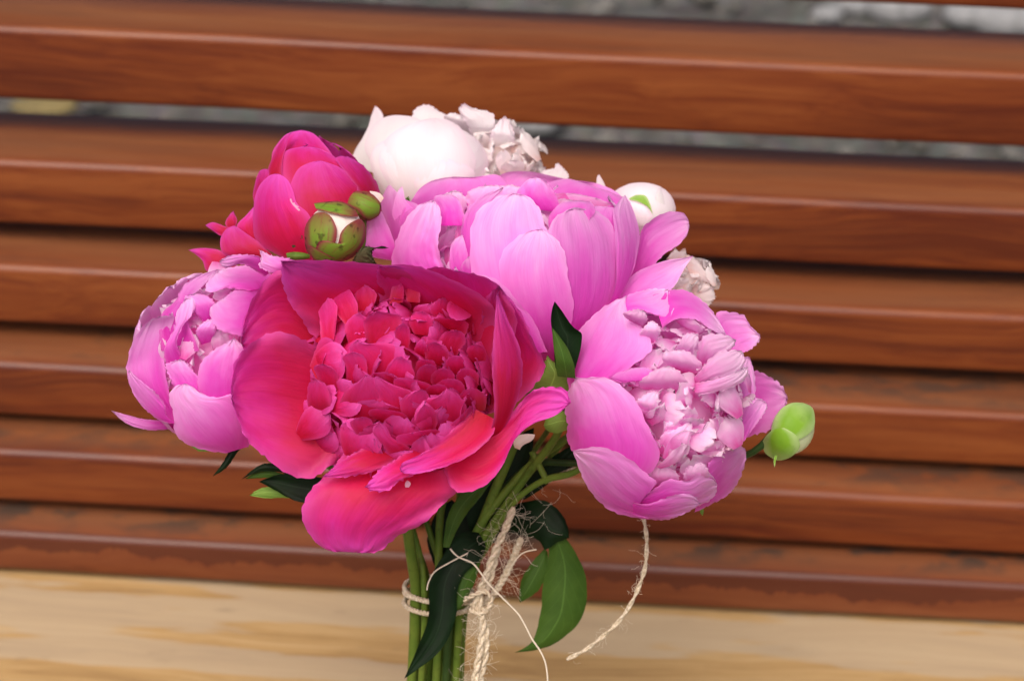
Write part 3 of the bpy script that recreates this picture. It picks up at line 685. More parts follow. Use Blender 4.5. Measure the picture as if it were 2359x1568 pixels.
# ------------------------------------------------------------------ C: big pink cup
C = make_stem("peony", "large pale pink peony cup opening upwards beneath the white peony", "flower",
              [(1235, 740, -140), (1225, 900, -190), (1120, 1180, -260)], (18, -20), rad=14)
gC = Globe(1190, 600, -150, 300, 260, 225)
pk = M['pink']
cup(C, pk, (1195, 590, -150), 262, (-.10, -.93, .30), 9, op=64, wide=1.3, hz=.84, seed=21, ruf=7, sq=(1, 1, .78))
cup(C, pk, (1195, 575, -150), 225, (-.10, -.93, .30), 7, op=66, wide=1.1, hz=.9, seed=22, ruf=9, sq=(1, 1, .78))
core(C, M['pink_core'], (1195, 590, -150), (-.10, -.90, .40), 185, 118, 64, ln=(80, 135), wd=(30, 54), seed=23, th_max=70, hn=.9, hl=.7, hr=.4, ruf=9, n=12, m=10, sq=(1, 1, .8))
P = lambda *a, **k: patch(C, pk, *a, **{**dict(globe=gC), **k})
# back rim
P([(1075, 560, -380), (1090, 470, -400), (1150, 404, -390), (1230, 396, -370)], [(1400, 560, -380), (1440, 470, -300), (1380, 425, -330), (1308, 413, -350), (1230, 396, -370)], globe=None, bulge=-30, ruf=6)
P([(935, 560, -180), (925, 492, -170), (950, 455, -180), (988, 420, -230), (1045, 407, -280)], [(1150, 560, -350), (1180, 450, -330), (1150, 404, -320), (1100, 408, -300), (1045, 407, -280)], globe=None, bulge=-20, ruf=5)
P([(1280, 520, -250), (1230, 450, -260), (1290, 412, -280), (1360, 428, -260)], [(1410, 560, -180), (1455, 480, -190), (1432, 453, -220), (1400, 440, -240), (1360, 428, -260)], globe=None, bulge=20, ruf=5)
# left crinkled petal and the split one behind it
P([(1000, 640), (905, 610), (905, 575), (913, 550), (937, 502), (970, 470), (998, 462)], [(1060, 650), (1020, 612), (1009, 560), (1018, 510), (1012, 478), (998, 462)], k=.97, ruf=5, crease=5, jag=2.5, n=34, m=24)
P([(950, 600, -40), (906, 566, -30), (889, 524, -25), (879, 470, -20), (892, 430, -5), (900, 427, -5), (911, 452, -20)], [(985, 590, -20), (985, 500, -20), (960, 470, -25), (935, 462, -20), (911, 452, -20)], d=-60, k=.98, ruf=3)
P([(960, 560, -60), (905, 500, -30), (908, 465, -20), (917, 440, -12), (926, 429, -10)], [(1000, 540, -60), (960, 490, -40), (935, 462, -20), (930, 440, -12), (926, 429, -10)], d=-50, k=.98, ruf=2)
P([(905, 600, -10), (850, 590, 0), (828, 576, 0), (838, 535, 5), (843, 508, 10)], [(925, 590, -10), (910, 560, 0), (893, 520, 5), (880, 487, 10), (862, 492, 10), (843, 508, 10)], d=-110, globe=None, bulge=10)
# folds seen inside the left opening
P([(1085, 620), (1070, 580), (1062, 530), (1078, 480), (1115, 450), (1160, 432)], [(1110, 600), (1100, 540), (1105, 500), (1130, 470), (1150, 450), (1160, 432)], k=.93, ruf=5, jag=3, bulge=10)
P([(1040, 640), (1035, 590), (1045, 555), (1072, 537)], [(1085, 630), (1082, 590), (1080, 555), (1072, 537)], k=.93, ruf=3, bulge=6)
P([(1060, 640), (1062, 612), (1080, 590)], [(1100, 650), (1098, 615), (1080, 590)], k=.96, ruf=3, bulge=5)
P([(1000, 520), (1010, 480), (1000, 455), (1030, 447)], [(1075, 520), (1065, 480), (1052, 455), (1030, 447)], k=.86, ruf=6, bulge=10)
# front petals
P([(1230, 830), (1120, 740), (1085, 630), (1081, 540), (1105, 482), (1150, 452), (1188, 446)], [(1290, 830), (1320, 700), (1290, 590), (1258, 525), (1240, 474), (1215, 452), (1188, 446)], ruf=6, jag=2.5)
P([(1290, 820), (1270, 720), (1262, 600), (1266, 520), (1290, 492), (1322, 480)], [(1330, 800), (1418, 680), (1426, 570), (1405, 512), (1370, 485), (1322, 480)], k=1.003, ruf=6, jag=2.5)
P([(1230, 825), (1180, 740), (1152, 640), (1160, 580), (1200, 540), (1246, 528)], [(1290, 820), (1320, 720), (1312, 640), (1298, 580), (1275, 545), (1246, 528)], k=1.035, ruf=3, jag=2)
P([(1390, 720), (1418, 650), (1418, 560), (1412, 490), (1425, 465), (1440, 449)], [(1425, 690), (1460, 620), (1472, 560), (1470, 520), (1458, 480), (1440, 449)], k=1.0, d=14, ruf=2)
P([(1340, 540), (1345, 490), (1370, 475), (1395, 478)], [(1425, 560), (1430, 500), (1420, 480), (1395, 478)], k=.95, ruf=2)
# outer petals on the right
P([(1430, 660, -120), (1470, 560, -130), (1479, 525, -130), (1521, 496, -125), (1559, 487, -120), (1580, 495, -118), (1587, 518, -120)], [(1460, 690, -110), (1500, 620, -110), (1525, 592, -110), (1560, 566, -112), (1583, 540, -116), (1587, 518, -120)], globe=None, bulge=-16, ruf=3, jag=1.5)
P([(1390, 720, -60), (1435, 661, -60), (1473, 622, -65), (1535, 600, -75), (1575, 594, -80), (1597, 589, -85)], [(1400, 740, -40), (1470, 720, -40), (1549, 665, -60), (1575, 622, -75), (1597, 589, -85)], globe=None, bulge=-12, ruf=2)
# low outer petal on the left, behind the magenta bloom
P([(1200, 820, 60), (1110, 760, 55), (1050, 690, 60), (1040, 640, 70), (1050, 613, 80)], [(1260, 810, 60), (1228, 735, 65), (1190, 690, 75), (1150, 650, 85), (1118, 634, 90), (1082, 638, 90), (1062, 630, 85), (1050, 613, 80)], globe=None, bulge=12, ruf=4, jag=1.5)
# ruffles inside the mouth
R_ = lambda *a, **k: patch(C, M['pink_core'], *a, **{**dict(conv=c3, ruf=10, rf=7, jag=3, bulge=6, curl=-10, n=20, m=16, name="inner_petal"), **k})
R_([(420, 440), (388, 310), (450, 255), (525, 236)], [(560, 440), (605, 310), (570, 255), (525, 236)], d=-110)
R_([(620, 360), (598, 262), (670, 215), (760, 202)], [(860, 360), (905, 250), (850, 205), (760, 202)], d=-175)
R_([(820, 330), (800, 240), (860, 200), (930, 205)], [(980, 330), (1000, 250), (970, 215), (930, 205)], d=-150)
R_([(1190, 440), (1168, 340), (1220, 292), (1300, 300)], [(1400, 440), (1425, 370), (1380, 322), (1300, 300)], d=-95)
R_([(1260, 380), (1195, 275), (1290, 252), (1400, 272)], [(1520, 400), (1565, 335), (1490, 290), (1400, 272)], d=-190)
R_([(520, 560), (540, 470), (580, 400), (630, 330)], [(620, 560), (640, 470), (660, 390), (630, 330)], d=-40)
# central fold in the mouth
P([(1210, 480, -60), (1192, 442, -60), (1215, 415, -60), (1235, 408, -60)], [(1300, 490, -70), (1280, 450, -65), (1258, 418, -60), (1235, 408, -60)], globe=None, bulge=14, ruf=8, rf=6)
P([(1275, 540, 20), (1262, 505, 10), (1290, 470, 0), (1330, 462, -20)], [(1340, 520, 20), (1370, 490, 10), (1365, 468, -10), (1330, 462, -20)], globe=None, bulge=12, ruf=5)

# ------------------------------------------------------------------ D: right pink peony
D = make_stem("peony", "pale pink peony with crowded ruffled heart next to lime green bud", "flower",
              [(1440, 960, -80), (1335, 1080, -150), (1250, 1107, -200), (1180, 1160, -230), (1120, 1260, -270)], (30, 20), rad=9)
gD = Globe(1512, 928, -30, 214, 270, 215)
cup(D, pk, (1510, 930, -30), 205, (.25, -.10, .96), 8, op=52, wide=1.35, hz=.9, seed=31, ruf=6, sq=(.98, 1.22, .95))
core(D, M['pink_core'], (1562, 925, 35), (.2, -.08, .97), 150, 150, 100, ln=(65, 115), wd=(24, 48), seed=36, focus=(1600, 850, 280), hn=.7, hl=.7, hr=.4, ruf=8, notch=.10, sq=(1, 1.15, 1), th_max=74)
P = lambda *a, **k: patch(D, pk, *a, **{**dict(globe=gD, conv=c6, ruf=5, rf=6, jag=2), **k})
P([(130, 700), (110, 600), (125, 450), (200, 300), (330, 180), (480, 105)], [(250, 660), (420, 600), (560, 512), (632, 430), (610, 350), (545, 270), (480, 190), (480, 105)], k=1.0, bulge=6)
P([(330, 200), (480, 105), (600, 68), (735, 66)], [(430, 230), (560, 195), (650, 222), (735, 246), (772, 200), (768, 130), (735, 66)], k=.98, bulge=5, jag=2)
P([(640, 100), (745, 72), (860, 80), (960, 145), (1035, 235), (1095, 345)], [(700, 300), (800, 250), (900, 250), (980, 300), (1060, 345), (1095, 345)], k=1.0, d=-8, bulge=4)
P([(140, 1060), (105, 900), (108, 740), (165, 610)], [(560, 1260), (655, 1170), (675, 1070), (640, 975), (595, 870), (535, 745), (430, 645), (330, 608), (240, 612), (165, 610)], k=1.015, bulge=6, jag=2)
P([(720, 1488), (560, 1478), (400, 1442), (280, 1345), (195, 1190), (148, 1062)], [(700, 1440), (530, 1365), (625, 1310), (664, 1255), (600, 1205), (520, 1125), (430, 1068), (320, 1040), (230, 1045), (148, 1062)], k=1.04, bulge=5, jag=2)
P([(520, 1460), (620, 1480), (740, 1484), (860, 1440), (935, 1388)], [(520, 1380), (600, 1392), (690, 1362), (800, 1330), (895, 1338), (935, 1388)], k=1.05, d=6, bulge=5)
P([(600, 1440), (800, 1440), (960, 1385), (1030, 1330), (1037, 1270)], [(540, 1370), (660, 1290), (740, 1240), (860, 1245), (930, 1200), (1000, 1200), (1037, 1270)], k=1.01, bulge=6)
P([(900, 1440), (1050, 1370), (1160, 1270), (1215, 1130), (1214, 1060)], [(930, 1300), (960, 1190), (1010, 1110), (1100, 1060), (1180, 1028), (1214, 1060)], k=1.0, bulge=6)
P([(560, 620), (450, 640), (360, 606), (470, 562), (560, 545)], [(600, 640), (640, 610), (655, 580), (610, 550), (560, 545)], k=1.0, d=-4, bulge=8)
# petals on the right side
P([(1000, 500, -60), (1030, 330, -60), (1040, 215, -60), (1110, 203, -60), (1200, 222, -60), (1240, 285, -60), (1302, 345, -60)], [(1080, 560, -60), (1190, 462, -60), (1260, 425, -60), (1300, 385, -60), (1302, 345, -60)], globe=None, bulge=-8, jag=2)
P([(1120, 760, -110), (1240, 640, -110), (1275, 572, -110), (1370, 605, -110), (1440, 665, -110), (1472, 740, -110)], [(1120, 1010, -110), (1255, 972, -110), (1380, 920, -110), (1435, 860, -110), (1472, 740, -110)], globe=None, bulge=-12, jag=3)
P([(1050, 1000, 40), (1120, 700, 60), (1170, 500, 30), (1240, 487, 10)], [(1150, 1040, 20), (1200, 1010, 10), (1265, 850, 0), (1275, 620, 0), (1240, 487, 10)], globe=None, bulge=-10)
P([(1100, 1020, 30), (1150, 880, 30), (1260, 740, 5), (1335, 757, 0)], [(1180, 1030, 20), (1260, 930, 5), (1345, 800, 0), (1335, 757, 0)], globe=None, bulge=-6)
# big fan petals over the heart
pc = M['pink_core']
Q = lambda *a, **k: patch(D, pc, *a, **{**dict(conv=c6, ruf=5, rf=5, jag=2.5, bulge=4, curl=-12), **k})
Q([(870, 640, 140), (940, 560, 190), (1010, 480, 200), (1130, 440, 190), (1190, 450, 185)], [(880, 660, 140), (990, 620, 195), (1130, 590, 190), (1210, 520, 185), (1190, 450, 185)])
Q([(870, 650, 140), (980, 630, 195), (1110, 590, 190), (1225, 545, 170)], [(890, 690, 140), (930, 712, 190), (1080, 690, 185), (1190, 640, 172), (1230, 585, 168), (1225, 545, 170)])
Q([(900, 560, 130), (920, 440, 180), (950, 355, 190), (1040, 342, 185), (1100, 350, 180), (1152, 380, 170)], [(980, 560, 130), (1030, 470, 185), (1100, 450, 180), (1140, 420, 175), (1152, 380, 170)])
Q([(760, 480, 140), (800, 400, 190), (850, 340, 200), (918, 345, 195)], [(860, 500, 140), (900, 440, 190), (925, 390, 195), (918, 345, 195)])
Q([(600, 700, 120), (560, 640, 180), (640, 570, 200), (740, 540, 205)], [(800, 720, 120), (850, 640, 195), (820, 580, 205), (740, 540, 205)])
Q([(760, 560, 130), (700, 500, 190), (720, 460, 200), (800, 440, 200)], [(880, 600, 130), (950, 540, 190), (880, 460, 200), (800, 440, 200)])
Q([(500, 260, 120), (460, 215, 160), (520, 192, 165), (580, 196, 165)], [(570, 300, 120), (605, 260, 160), (605, 225, 165), (580, 196, 165)])
Q([(560, 380, 120), (570, 320, 165), (620, 265, 170), (640, 262, 170)], [(650, 400, 120), (690, 330, 165), (680, 290, 170), (640, 262, 170)])
Q([(640, 1090, 110), (700, 960, 170), (780, 930, 180), (880, 870, 185)], [(740, 1110, 110), (860, 1030, 170), (885, 950, 180), (880, 870, 185)])
Q([(560, 830, 130), (540, 760, 185), (590, 715, 190), (668, 692, 190)], [(660, 860, 130), (672, 800, 185), (680, 740, 190), (668, 692, 190)])

Q([(640, 1300, 60), (598, 1225, 110), (640, 1162, 120), (700, 1148, 120)], [(780, 1300, 60), (802, 1225, 110), (762, 1165, 120), (700, 1148, 120)])
Q([(860, 1290, 60), (830, 1215, 110), (860, 1150, 120), (920, 1130, 120)], [(960, 1280, 60), (990, 1200, 110), (965, 1145, 120), (920, 1130, 120)])

# ------------------------------------------------------------------ B: left pink peony
B = make_stem("peony", "pale pink peony half open, tucked against the left side of magenta peony", "flower",
              [(520, 900, -80), (700, 1030, -170), (900, 1180, -260), (965, 1290, -310)], (-52, -12), rad=11)
gB = Globe(480, 830, -60, 190, 220, 170)
cup(B, pk, (480, 825, -60), 166, (-.22, -.25, .94), 7, op=58, wide=1.35, hz=.95, seed=41, ruf=6, sq=(1.05, 1.2, .93))
core(B, M['pink_core'], (485, 800, -50), (-.18, -.2, .95), 115, 110, 55, ln=(60, 100), wd=(22, 42), seed=42, th_max=85, hn=.8, hl=.6, hr=.5, ruf=8, notch=.10, sq=(1, 1.15, 1))
P = lambda *a, **k: patch(B, pk, *a, **{**dict(globe=gB, conv=c4, ruf=5, rf=6, bulge=5, jag=2), **k})
P([(760, 1330), (560, 1290), (455, 1200), (430, 1080), (412, 975), (455, 915), (520, 903)], [(900, 1290), (960, 1100), (860, 960), (700, 985), (600, 952), (560, 920), (520, 903)], k=1.0, jag=1.5)
P([(620, 1000), (590, 900), (615, 760), (690, 690), (760, 650), (812, 618)], [(900, 1000), (930, 800), (900, 690), (862, 660), (812, 618)], k=.96, jag=2)
P([(480, 980), (430, 900), (390, 790), (430, 765), (480, 753)], [(600, 980), (605, 880), (560, 820), (520, 770), (480, 753)], k=.93, jag=3)
P([(450, 1150, -20), (330, 1110), (210, 1000), (150, 830), (165, 720), (200, 620), (270, 525), (350, 487)], [(470, 1120, -40), (400, 900, -60), (385, 700, -60), (420, 580, -50), (440, 488, -30), (400, 482), (350, 487)], k=1.0, d=-10, bulge=-30)
P([(445, 1150), (330, 1110), (215, 1000), (160, 880), (165, 815)], [(440, 1135), (395, 1090), (385, 1030), (330, 960), (250, 890), (165, 815)], k=1.03, d=0, bulge=4, jag=2)
P([(480, 1150, -20), (440, 1136, -10), (350, 1128, 0), (240, 1115, 10), (140, 1090, 15), (55, 1067, 20)], [(480, 1180, -20), (440, 1182, -10), (350, 1188, 0), (270, 1184, 10), (150, 1148, 15), (55, 1067, 20)], globe=None, d=-60, jag=1)
P([(360, 700, -60), (360, 480, -50), (450, 390, -30), (500, 300, -20), (600, 232, -10), (720, 194, 0)], [(600, 700, -30), (520, 470, -20), (560, 360, 0), (640, 280, 0), (720, 194, 0)], k=1.0, d=-6, bulge=-10)
P([(420, 820, -50), (380, 700, -10), (440, 560, 0), (460, 460, 10), (510, 380, 10)], [(520, 760, -60), (460, 650, -10), (500, 540, 0), (560, 470, 5), (580, 360, 10), (510, 380, 10)], k=.95, jag=3)
P([(900, 330), (760, 312), (690, 335), (638, 330), (640, 285), (720, 200)], [(1040, 300), (1050, 235), (980, 200), (900, 174), (800, 180), (720, 200)], k=.99, d=20, bulge=6, jag=2)
P([(960, 620), (860, 605), (770, 590), (695, 545), (665, 440), (740, 385)], [(1000, 420), (970, 280), (900, 285), (820, 320), (740, 385)], k=.98, d=12, bulge=8)
P([(620, 520, -40), (540, 430, -10), (505, 370, 0), (560, 350, 5)], [(680, 500, -40), (690, 400, -5), (630, 352, 0), (560, 350, 5)], k=.98, bulge=6)
P([(610, 660, -60), (580, 570, -20), (640, 510, -10), (690, 505, -10)], [(680, 640, -60), (700, 570, -15), (710, 530, -10), (690, 505, -10)], k=.95, bulge=6)
# pale petals tipped over its top edge
P([(1000, 240, 0), (860, 165, 30), (770, 186, 40), (733, 170, 45), (726, 142, 45)], [(1060, 200, 0), (970, 118, 30), (890, 104, 40), (790, 110, 45), (726, 142, 45)], globe=None, d=40, bulge=8)
P([(1150, 260, 0), (1060, 232, 40), (1000, 200, 50), (965, 178, 50), (980, 130, 52), (970, 78, 55)], [(1230, 220, 0), (1180, 140, 40), (1100, 120, 45), (1040, 108, 50), (1010, 92, 52), (970, 78, 55)], globe=None, d=40, bulge=10, jag=3)

# ------------------------------------------------------------------ E: closed magenta peony
E = make_stem("peony", "closed egg-shaped magenta peony bloom behind green buds", "flower",
              [(700, 560, -180), (760, 820, -230), (930, 1200, -300)], (-32, -40), rad=12)
gE = Globe(725, 465, -170, 152, 168, 140)
cup(E, mg, (725, 470, -170), 140, (.05, -.95, .3), 6, op=16, wide=1.45, hz=1.1, seed=51, ruf=2, sq=(.97, 1, .9))
P = lambda *a, **k: patch(E, mg, *a, **{**dict(globe=gE, conv=c1, ruf=1.5, rf=5, bulge=3), **k})
P([(780, 700, -30), (775, 600, -20), (820, 470), (900, 360), (1030, 318)], [(1350, 700, -30), (1300, 540), (1220, 440), (1130, 350), (1030, 318)], k=.9, d=-30, bulge=-10)
P([(850, 760, -10), (765, 665), (790, 560), (840, 450), (900, 370), (960, 340)], [(900, 760, -5), (878, 660), (885, 560), (905, 470), (930, 380), (960, 340)], k=.97)
P([(960, 800), (880, 660), (900, 495), (1000, 458), (1100, 453)], [(1500, 800), (1420, 620), (1310, 545), (1200, 475), (1100, 453)], k=.95)
P([(1000, 1330), (960, 1000), (940, 800), (1000, 640), (1090, 580), (1190, 563)], [(1500, 1200), (1630, 900), (1600, 800), (1450, 700), (1320, 610), (1190, 563)], k=.985)
P([(1400, 1000), (1480, 800), (1400, 680), (1305, 560), (1320, 530), (1400, 530)], [(1500, 1100), (1650, 900), (1650, 790), (1600, 690), (1510, 590), (1400, 530)], k=1.0, jag=1.5)
P([(760, 1000), (655, 900), (660, 750), (695, 650), (735, 628)], [(840, 900), (770, 750), (772, 670), (765, 635), (735, 628)], k=.98)
front = P([(940, 1370), (800, 1290), (690, 1220), (640, 1100), (655, 900), (700, 760), (780, 680), (850, 668)], [(1120, 1370), (1130, 1150), (1080, 985), (1000, 900), (965, 800), (920, 715), (850, 668)], k=1.02)
# outer petals fallen open at lower left
P([(780, 1330, -30), (560, 1330, -30), (410, 1310, -30), (385, 1200, -30), (430, 1110, -30), (500, 1080, -30)], [(800, 1310, -30), (720, 1240, -30), (620, 1160, -30), (500, 1080, -30)], globe=None, d=-100, bulge=10)
P([(640, 1220, -30), (560, 1150, -30), (515, 1085, -30), (590, 1000, -30), (655, 925, -30)], [(700, 1230, -30), (680, 1120, -30), (690, 1000, -30), (655, 925, -30)], globe=None, d=-130, bulge=8)
P([(480, 1150, -30), (400, 1165, -30), (330, 1125, -30), (265, 1078, -30)], [(480, 1110, -30), (420, 1085, -30), (330, 1055, -30), (265, 1078, -30)], globe=None, d=-140, bulge=5)
P([(450, 1120, -30), (425, 1055, -30), (455, 1000, -30), (490, 963, -30)], [(500, 1110, -30), (518, 1040, -30), (500, 990, -30), (490, 963, -30)], globe=None, d=-150, bulge=4)
P([(430, 1480, -30), (280, 1440, -30), (240, 1360, -30), (190, 1310, -30), (130, 1275, -30)], [(520, 1420, -30), (420, 1300, -30), (300, 1262, -30), (200, 1262, -30), (130, 1275, -30)], globe=None, d=-120, bulge=8)
patch(front, M['scar'], [(960, 985), (885, 945), (850, 905), (920, 870)], [(1000, 975), (1020, 950), (975, 900), (920, 870)], conv=c1, globe=gE, k=1.028, jag=5, n=14, m=10, name="blemish")
patch(front, M['wither'], [(960, 1260), (950, 1220), (975, 1170), (1040, 1160)], [(985, 1250), (985, 1215), (1005, 1190), (1040, 1185)], conv=c1, globe=gE, k=1.03, jag=2, n=10, m=6, name="blemish")

# ------------------------------------------------------------------ F: white blooms at the back
Fw = make_stem("peony", "large closed white peony, smooth rounded petals, at the top of bouquet", "flower",
               [(985, 420, -500), (1010, 700, -430), (1020, 1150, -380)], (0, -60), rad=12)
gF = Globe(985, 385, -500, 152, 128, 130)
wm = M['white']
cup(Fw, wm, (985, 390, -500), 128, (.0, -.95, .3), 6, op=18, wide=1.5, hz=.88, seed=61, ruf=3, sq=(1.05, 1, .9))
P = lambda *a, **k: patch(Fw, wm, *a, **{**dict(globe=gF, conv=c2, ruf=1.5, rf=4, bulge=4), **k})
P([(300, 640), (140, 560), (150, 470), (220, 350), (270, 250), (290, 170), (320, 95)], [(420, 600), (350, 400), (340, 260), (385, 190), (360, 130), (320, 95)], k=.98, d=-25)
P([(340, 620), (245, 450), (250, 330), (345, 215), (450, 175), (560, 175)], [(640, 500), (750, 320), (710, 230), (640, 190), (560, 175)], k=.98)
P([(600, 330), (625, 210), (622, 150), (690, 95), (760, 88)], [(820, 300), (890, 170), (850, 145), (800, 110), (760, 88)], k=.9, d=-60, bulge=8, jag=2)
P([(700, 900), (900, 850), (1120, 720), (1240, 600), (1225, 480), (1150, 370)], [(760, 500), (800, 350), (850, 290), (940, 270), (1050, 300), (1150, 370)], k=.985)
P([(520, 900), (380, 760), (290, 600), (282, 480), (350, 400), (470, 370), (560, 400)], [(700, 860), (640, 700), (620, 560), (600, 460), (560, 400)], k=1.0, ruf=3)
P([(560, 900), (420, 720), (345, 560), (360, 440), (440, 340), (580, 250), (760, 200)], [(900, 820), (1090, 680), (1130, 560), (1100, 420), (1030, 290), (900, 208), (760, 200)], k=1.015, bulge=6, ruf=3)
P([(700, 900), (620, 760), (640, 640), (760, 540), (900, 520)], [(900, 830), (1100, 720), (1130, 640), (1040, 560), (900, 520)], k=1.03, ruf=3)
patch(Fw, M['leaf'], [(925, 500, 0), (918, 480, 5), (930, 462, 8), (941, 452, 8)], [(940, 490, 0), (942, 475, 5), (944, 462, 8), (941, 452, 8)], d=-330, name="sepal")

Fr = make_stem("peony", "ruffled white peony with blush centre beside the smooth white peony", "flower",
               [(1170, 400, -540), (1120, 700, -460), (1060, 1150, -390)], (25, -50), rad=11)
cm = M['cream']
core(Fr, M['blush'], (1160, 385, -520), (.25, -.6, .75), 90, 90, 62, ln=(45, 80), wd=(20, 38), seed=36, th_max=95, hn=.6, hl=.7, hr=.32, ruf=6, notch=.10)
cup(Fr, wm, (1160, 390, -530), 92, (.25, -.75, .6), 6, op=75, wide=1.2, seed=66, ruf=6)
P = lambda *a, **k: patch(Fr, wm, *a, **{**dict(conv=c2, ruf=7, rf=5, bulge=3, curl=-10, jag=2.0, d=-470), **k})
P([(1120, 400, -70), (1060, 230), (1000, 140), (1020, 90), (1050, 74)], [(1260, 400, -70), (1290, 280), (1290, 180), (1230, 140), (1110, 112), (1050, 74)])
P([(1240, 500, -70), (1262, 320), (1320, 230), (1378, 180)], [(1430, 500, -70), (1455, 350), (1430, 250), (1378, 180)], d=-455)
P([(930, 330, -70), (890, 180), (950, 152), (1040, 185)], [(1100, 330, -70), (1120, 250), (1085, 200), (1040, 185)], d=-500)
P([(1680, 680), (1680, 628), (1780, 602), (1790, 570), (1815, 563)], [(1860, 740), (1890, 700), (1898, 660), (1860, 610), (1815, 563)], d=-430, bulge=-4, ruf=3)

Hh = make_stem("peony", "small frilled cream-white bloom behind the pale pink petals", "flower",
               [(1570, 680, -300), (1400, 900, -300), (1150, 1200, -330)], (45, -30), rad=8)
core(Hh, M['blush'], (1588, 648, -285), (.5, -.3, .8), 56, 48, 56, ln=(28, 50), wd=(13, 24), seed=36, th_max=105, hn=.6, hl=.6, hr=.36, ruf=5, notch=.14)
P = lambda *a, **k: patch(Hh, M['blush'], *a, **{**dict(conv=c3, ruf=5, rf=7, bulge=3, curl=-8, jag=2.5, d=-252), **k})
P([(2120, 960), (2210, 1005), (2262, 960), (2255, 900)], [(2100, 880), (2150, 850), (2220, 860), (2255, 900)])
P([(2100, 800), (2230, 860), (2280, 860), (2250, 820)], [(2060, 700), (2130, 690), (2190, 760), (2250, 820)])
P([(1940, 690), (1980, 640), (2000, 618)], [(2060, 720), (2070, 640), (2040, 655), (2000, 618)])

# ------------------------------------------------------------------ buds
Gb = make_stem("peony_bud", "round white bud with one lime sepal spot near pink petal", "flower bud",
               [(1490, 490, -350), (1380, 800, -340), (1130, 1200, -350)], (52, -10), rad=8)
gG = Globe(1488, 482, -350, 72, 63, 62)
ellipsoid(Gb, "bud_body", (1488, 482, -350), (68, 60, 58), M['white'])
P = lambda *a, **k: patch(Gb, wm, *a, **{**dict(conv=c3, globe=gG, ruf=1, bulge=2), **k})
P([(1760, 520), (1620, 380), (1590, 250), (1670, 195), (1750, 180)], [(1900, 520), (2000, 380), (1980, 290), (1900, 215), (1830, 185), (1750, 180)], k=1.02)
P([(1640, 470), (1580, 330), (1640, 300), (1720, 310)], [(1800, 470), (1840, 400), (1790, 340), (1720, 310)], k=1.06)
P([(1860, 300), (1880, 225), (1905, 212)], [(1930, 330), (1915, 250), (1905, 212)], k=1.04)
P([(1560, 330, 0), (1480, 240, 0), (1472, 150, 0), (1490, 125, 0)], [(1600, 300, 0), (1565, 265, 0), (1520, 180, 0), (1490, 125, 0)], globe=None, d=-380, bulge=5)
patch(Gb, M['sepal_lime'], [(1820, 340), (1740, 305), (1690, 290), (1730, 265)], [(1850, 400), (1825, 310), (1800, 268), (1765, 262), (1730, 265)], conv=c3, globe=gG, k=1.1, n=14, m=10, name="sepal")

Ib = make_stem("peony_bud", "round green bud with maroon-edged sepals and pale pink slit", "flower bud",
               [(772, 545, 20), (790, 800, -120), (950, 1220, -270)], (-44, 45), rad=9)
gI = Globe(772, 534, 20, 70, 68, 66)
ellipsoid(Ib, "bud_body", (772, 534, 20), (65, 64, 62), M['cream'])
P = lambda *a, **k: patch(Ib, M['sepal'], *a, **{**dict(conv=c1, globe=gI, ruf=1.2, bulge=2, name="sepal", n=18, m=12), **k})
P([(1150, 950), (1210, 965), (1300, 992), (1420, 1008), (1486, 1012)], [(1130, 900), (1240, 888), (1360, 888), (1450, 940), (1486, 1012)], k=1.05)
P([(1180, 1370), (1080, 1290), (1052, 1180), (1070, 1070), (1140, 985), (1215, 975)], [(1240, 1370), (1300, 1210), (1316, 1120), (1295, 1050), (1260, 1000), (1215, 975)], k=1.03)
P([(1130, 1340), (1170, 1210), (1260, 1205), (1320, 1228), (1340, 1140), (1400, 1075), (1490, 1025)], [(1320, 1375), (1450, 1330), (1530, 1210), (1545, 1100), (1520, 1040), (1490, 1025)], k=1.07)
P([(1280, 1380), (1150, 1370), (1090, 1280), (1080, 1230)], [(1300, 1340), (1200, 1290), (1130, 1250), (1080, 1230)], k=1.09)
patch(Ib, M['wither'], [(1440, 1370, 0), (1470, 1300, 10), (1540, 1245, 15), (1640, 1265, 10), (1725, 1260, 0)], [(1640, 1395, 0), (1600, 1330, 12), (1600, 1290, 12), (1660, 1245, 10), (1725, 1260, 0)], conv=c1, d=40, ruf=9, rf=9, jag=4, crease=8, bulge=10, name="withered_leaf")
patch(Ib, M['stem'], [(920, 1345, 0), (1000, 1355, 0), (1100, 1340, 0)], [(910, 1300, 0), (1000, 1290, 0), (1100, 1310, 0)], conv=c1, d=-20, bulge=10, name="sepal", n=10, m=7)

I2 = make_stem("peony_bud", "small smooth green bud peeking out behind the larger green bud", "flower bud",
               [(840, 485, -70), (850, 800, -200), (985, 1210, -320)], (5, 30), rad=8)
ellipsoid(I2, "bud_body", (838, 474, -70), (42, 33, 34), M['sepal'], rot=.3)
gI2 = Globe(838, 474, -70, 43, 35, 36)
patch(I2, M['sepal'], [(1650, 1000), (1560, 1040), (1480, 960), (1390, 900), (1385, 850)], [(1660, 900), (1600, 830), (1500, 805), (1420, 815), (1385, 850)], conv=c1, globe=gI2, k=1.06, bulge=2, name="sepal", n=16, m=12)
patch(I2, M['cream'], [(1660, 900), (1610, 860), (1575, 805)], [(1690, 860), (1650, 820), (1575, 805)], conv=c1, d=-60, name="sepal_tip", n=8, m=6)

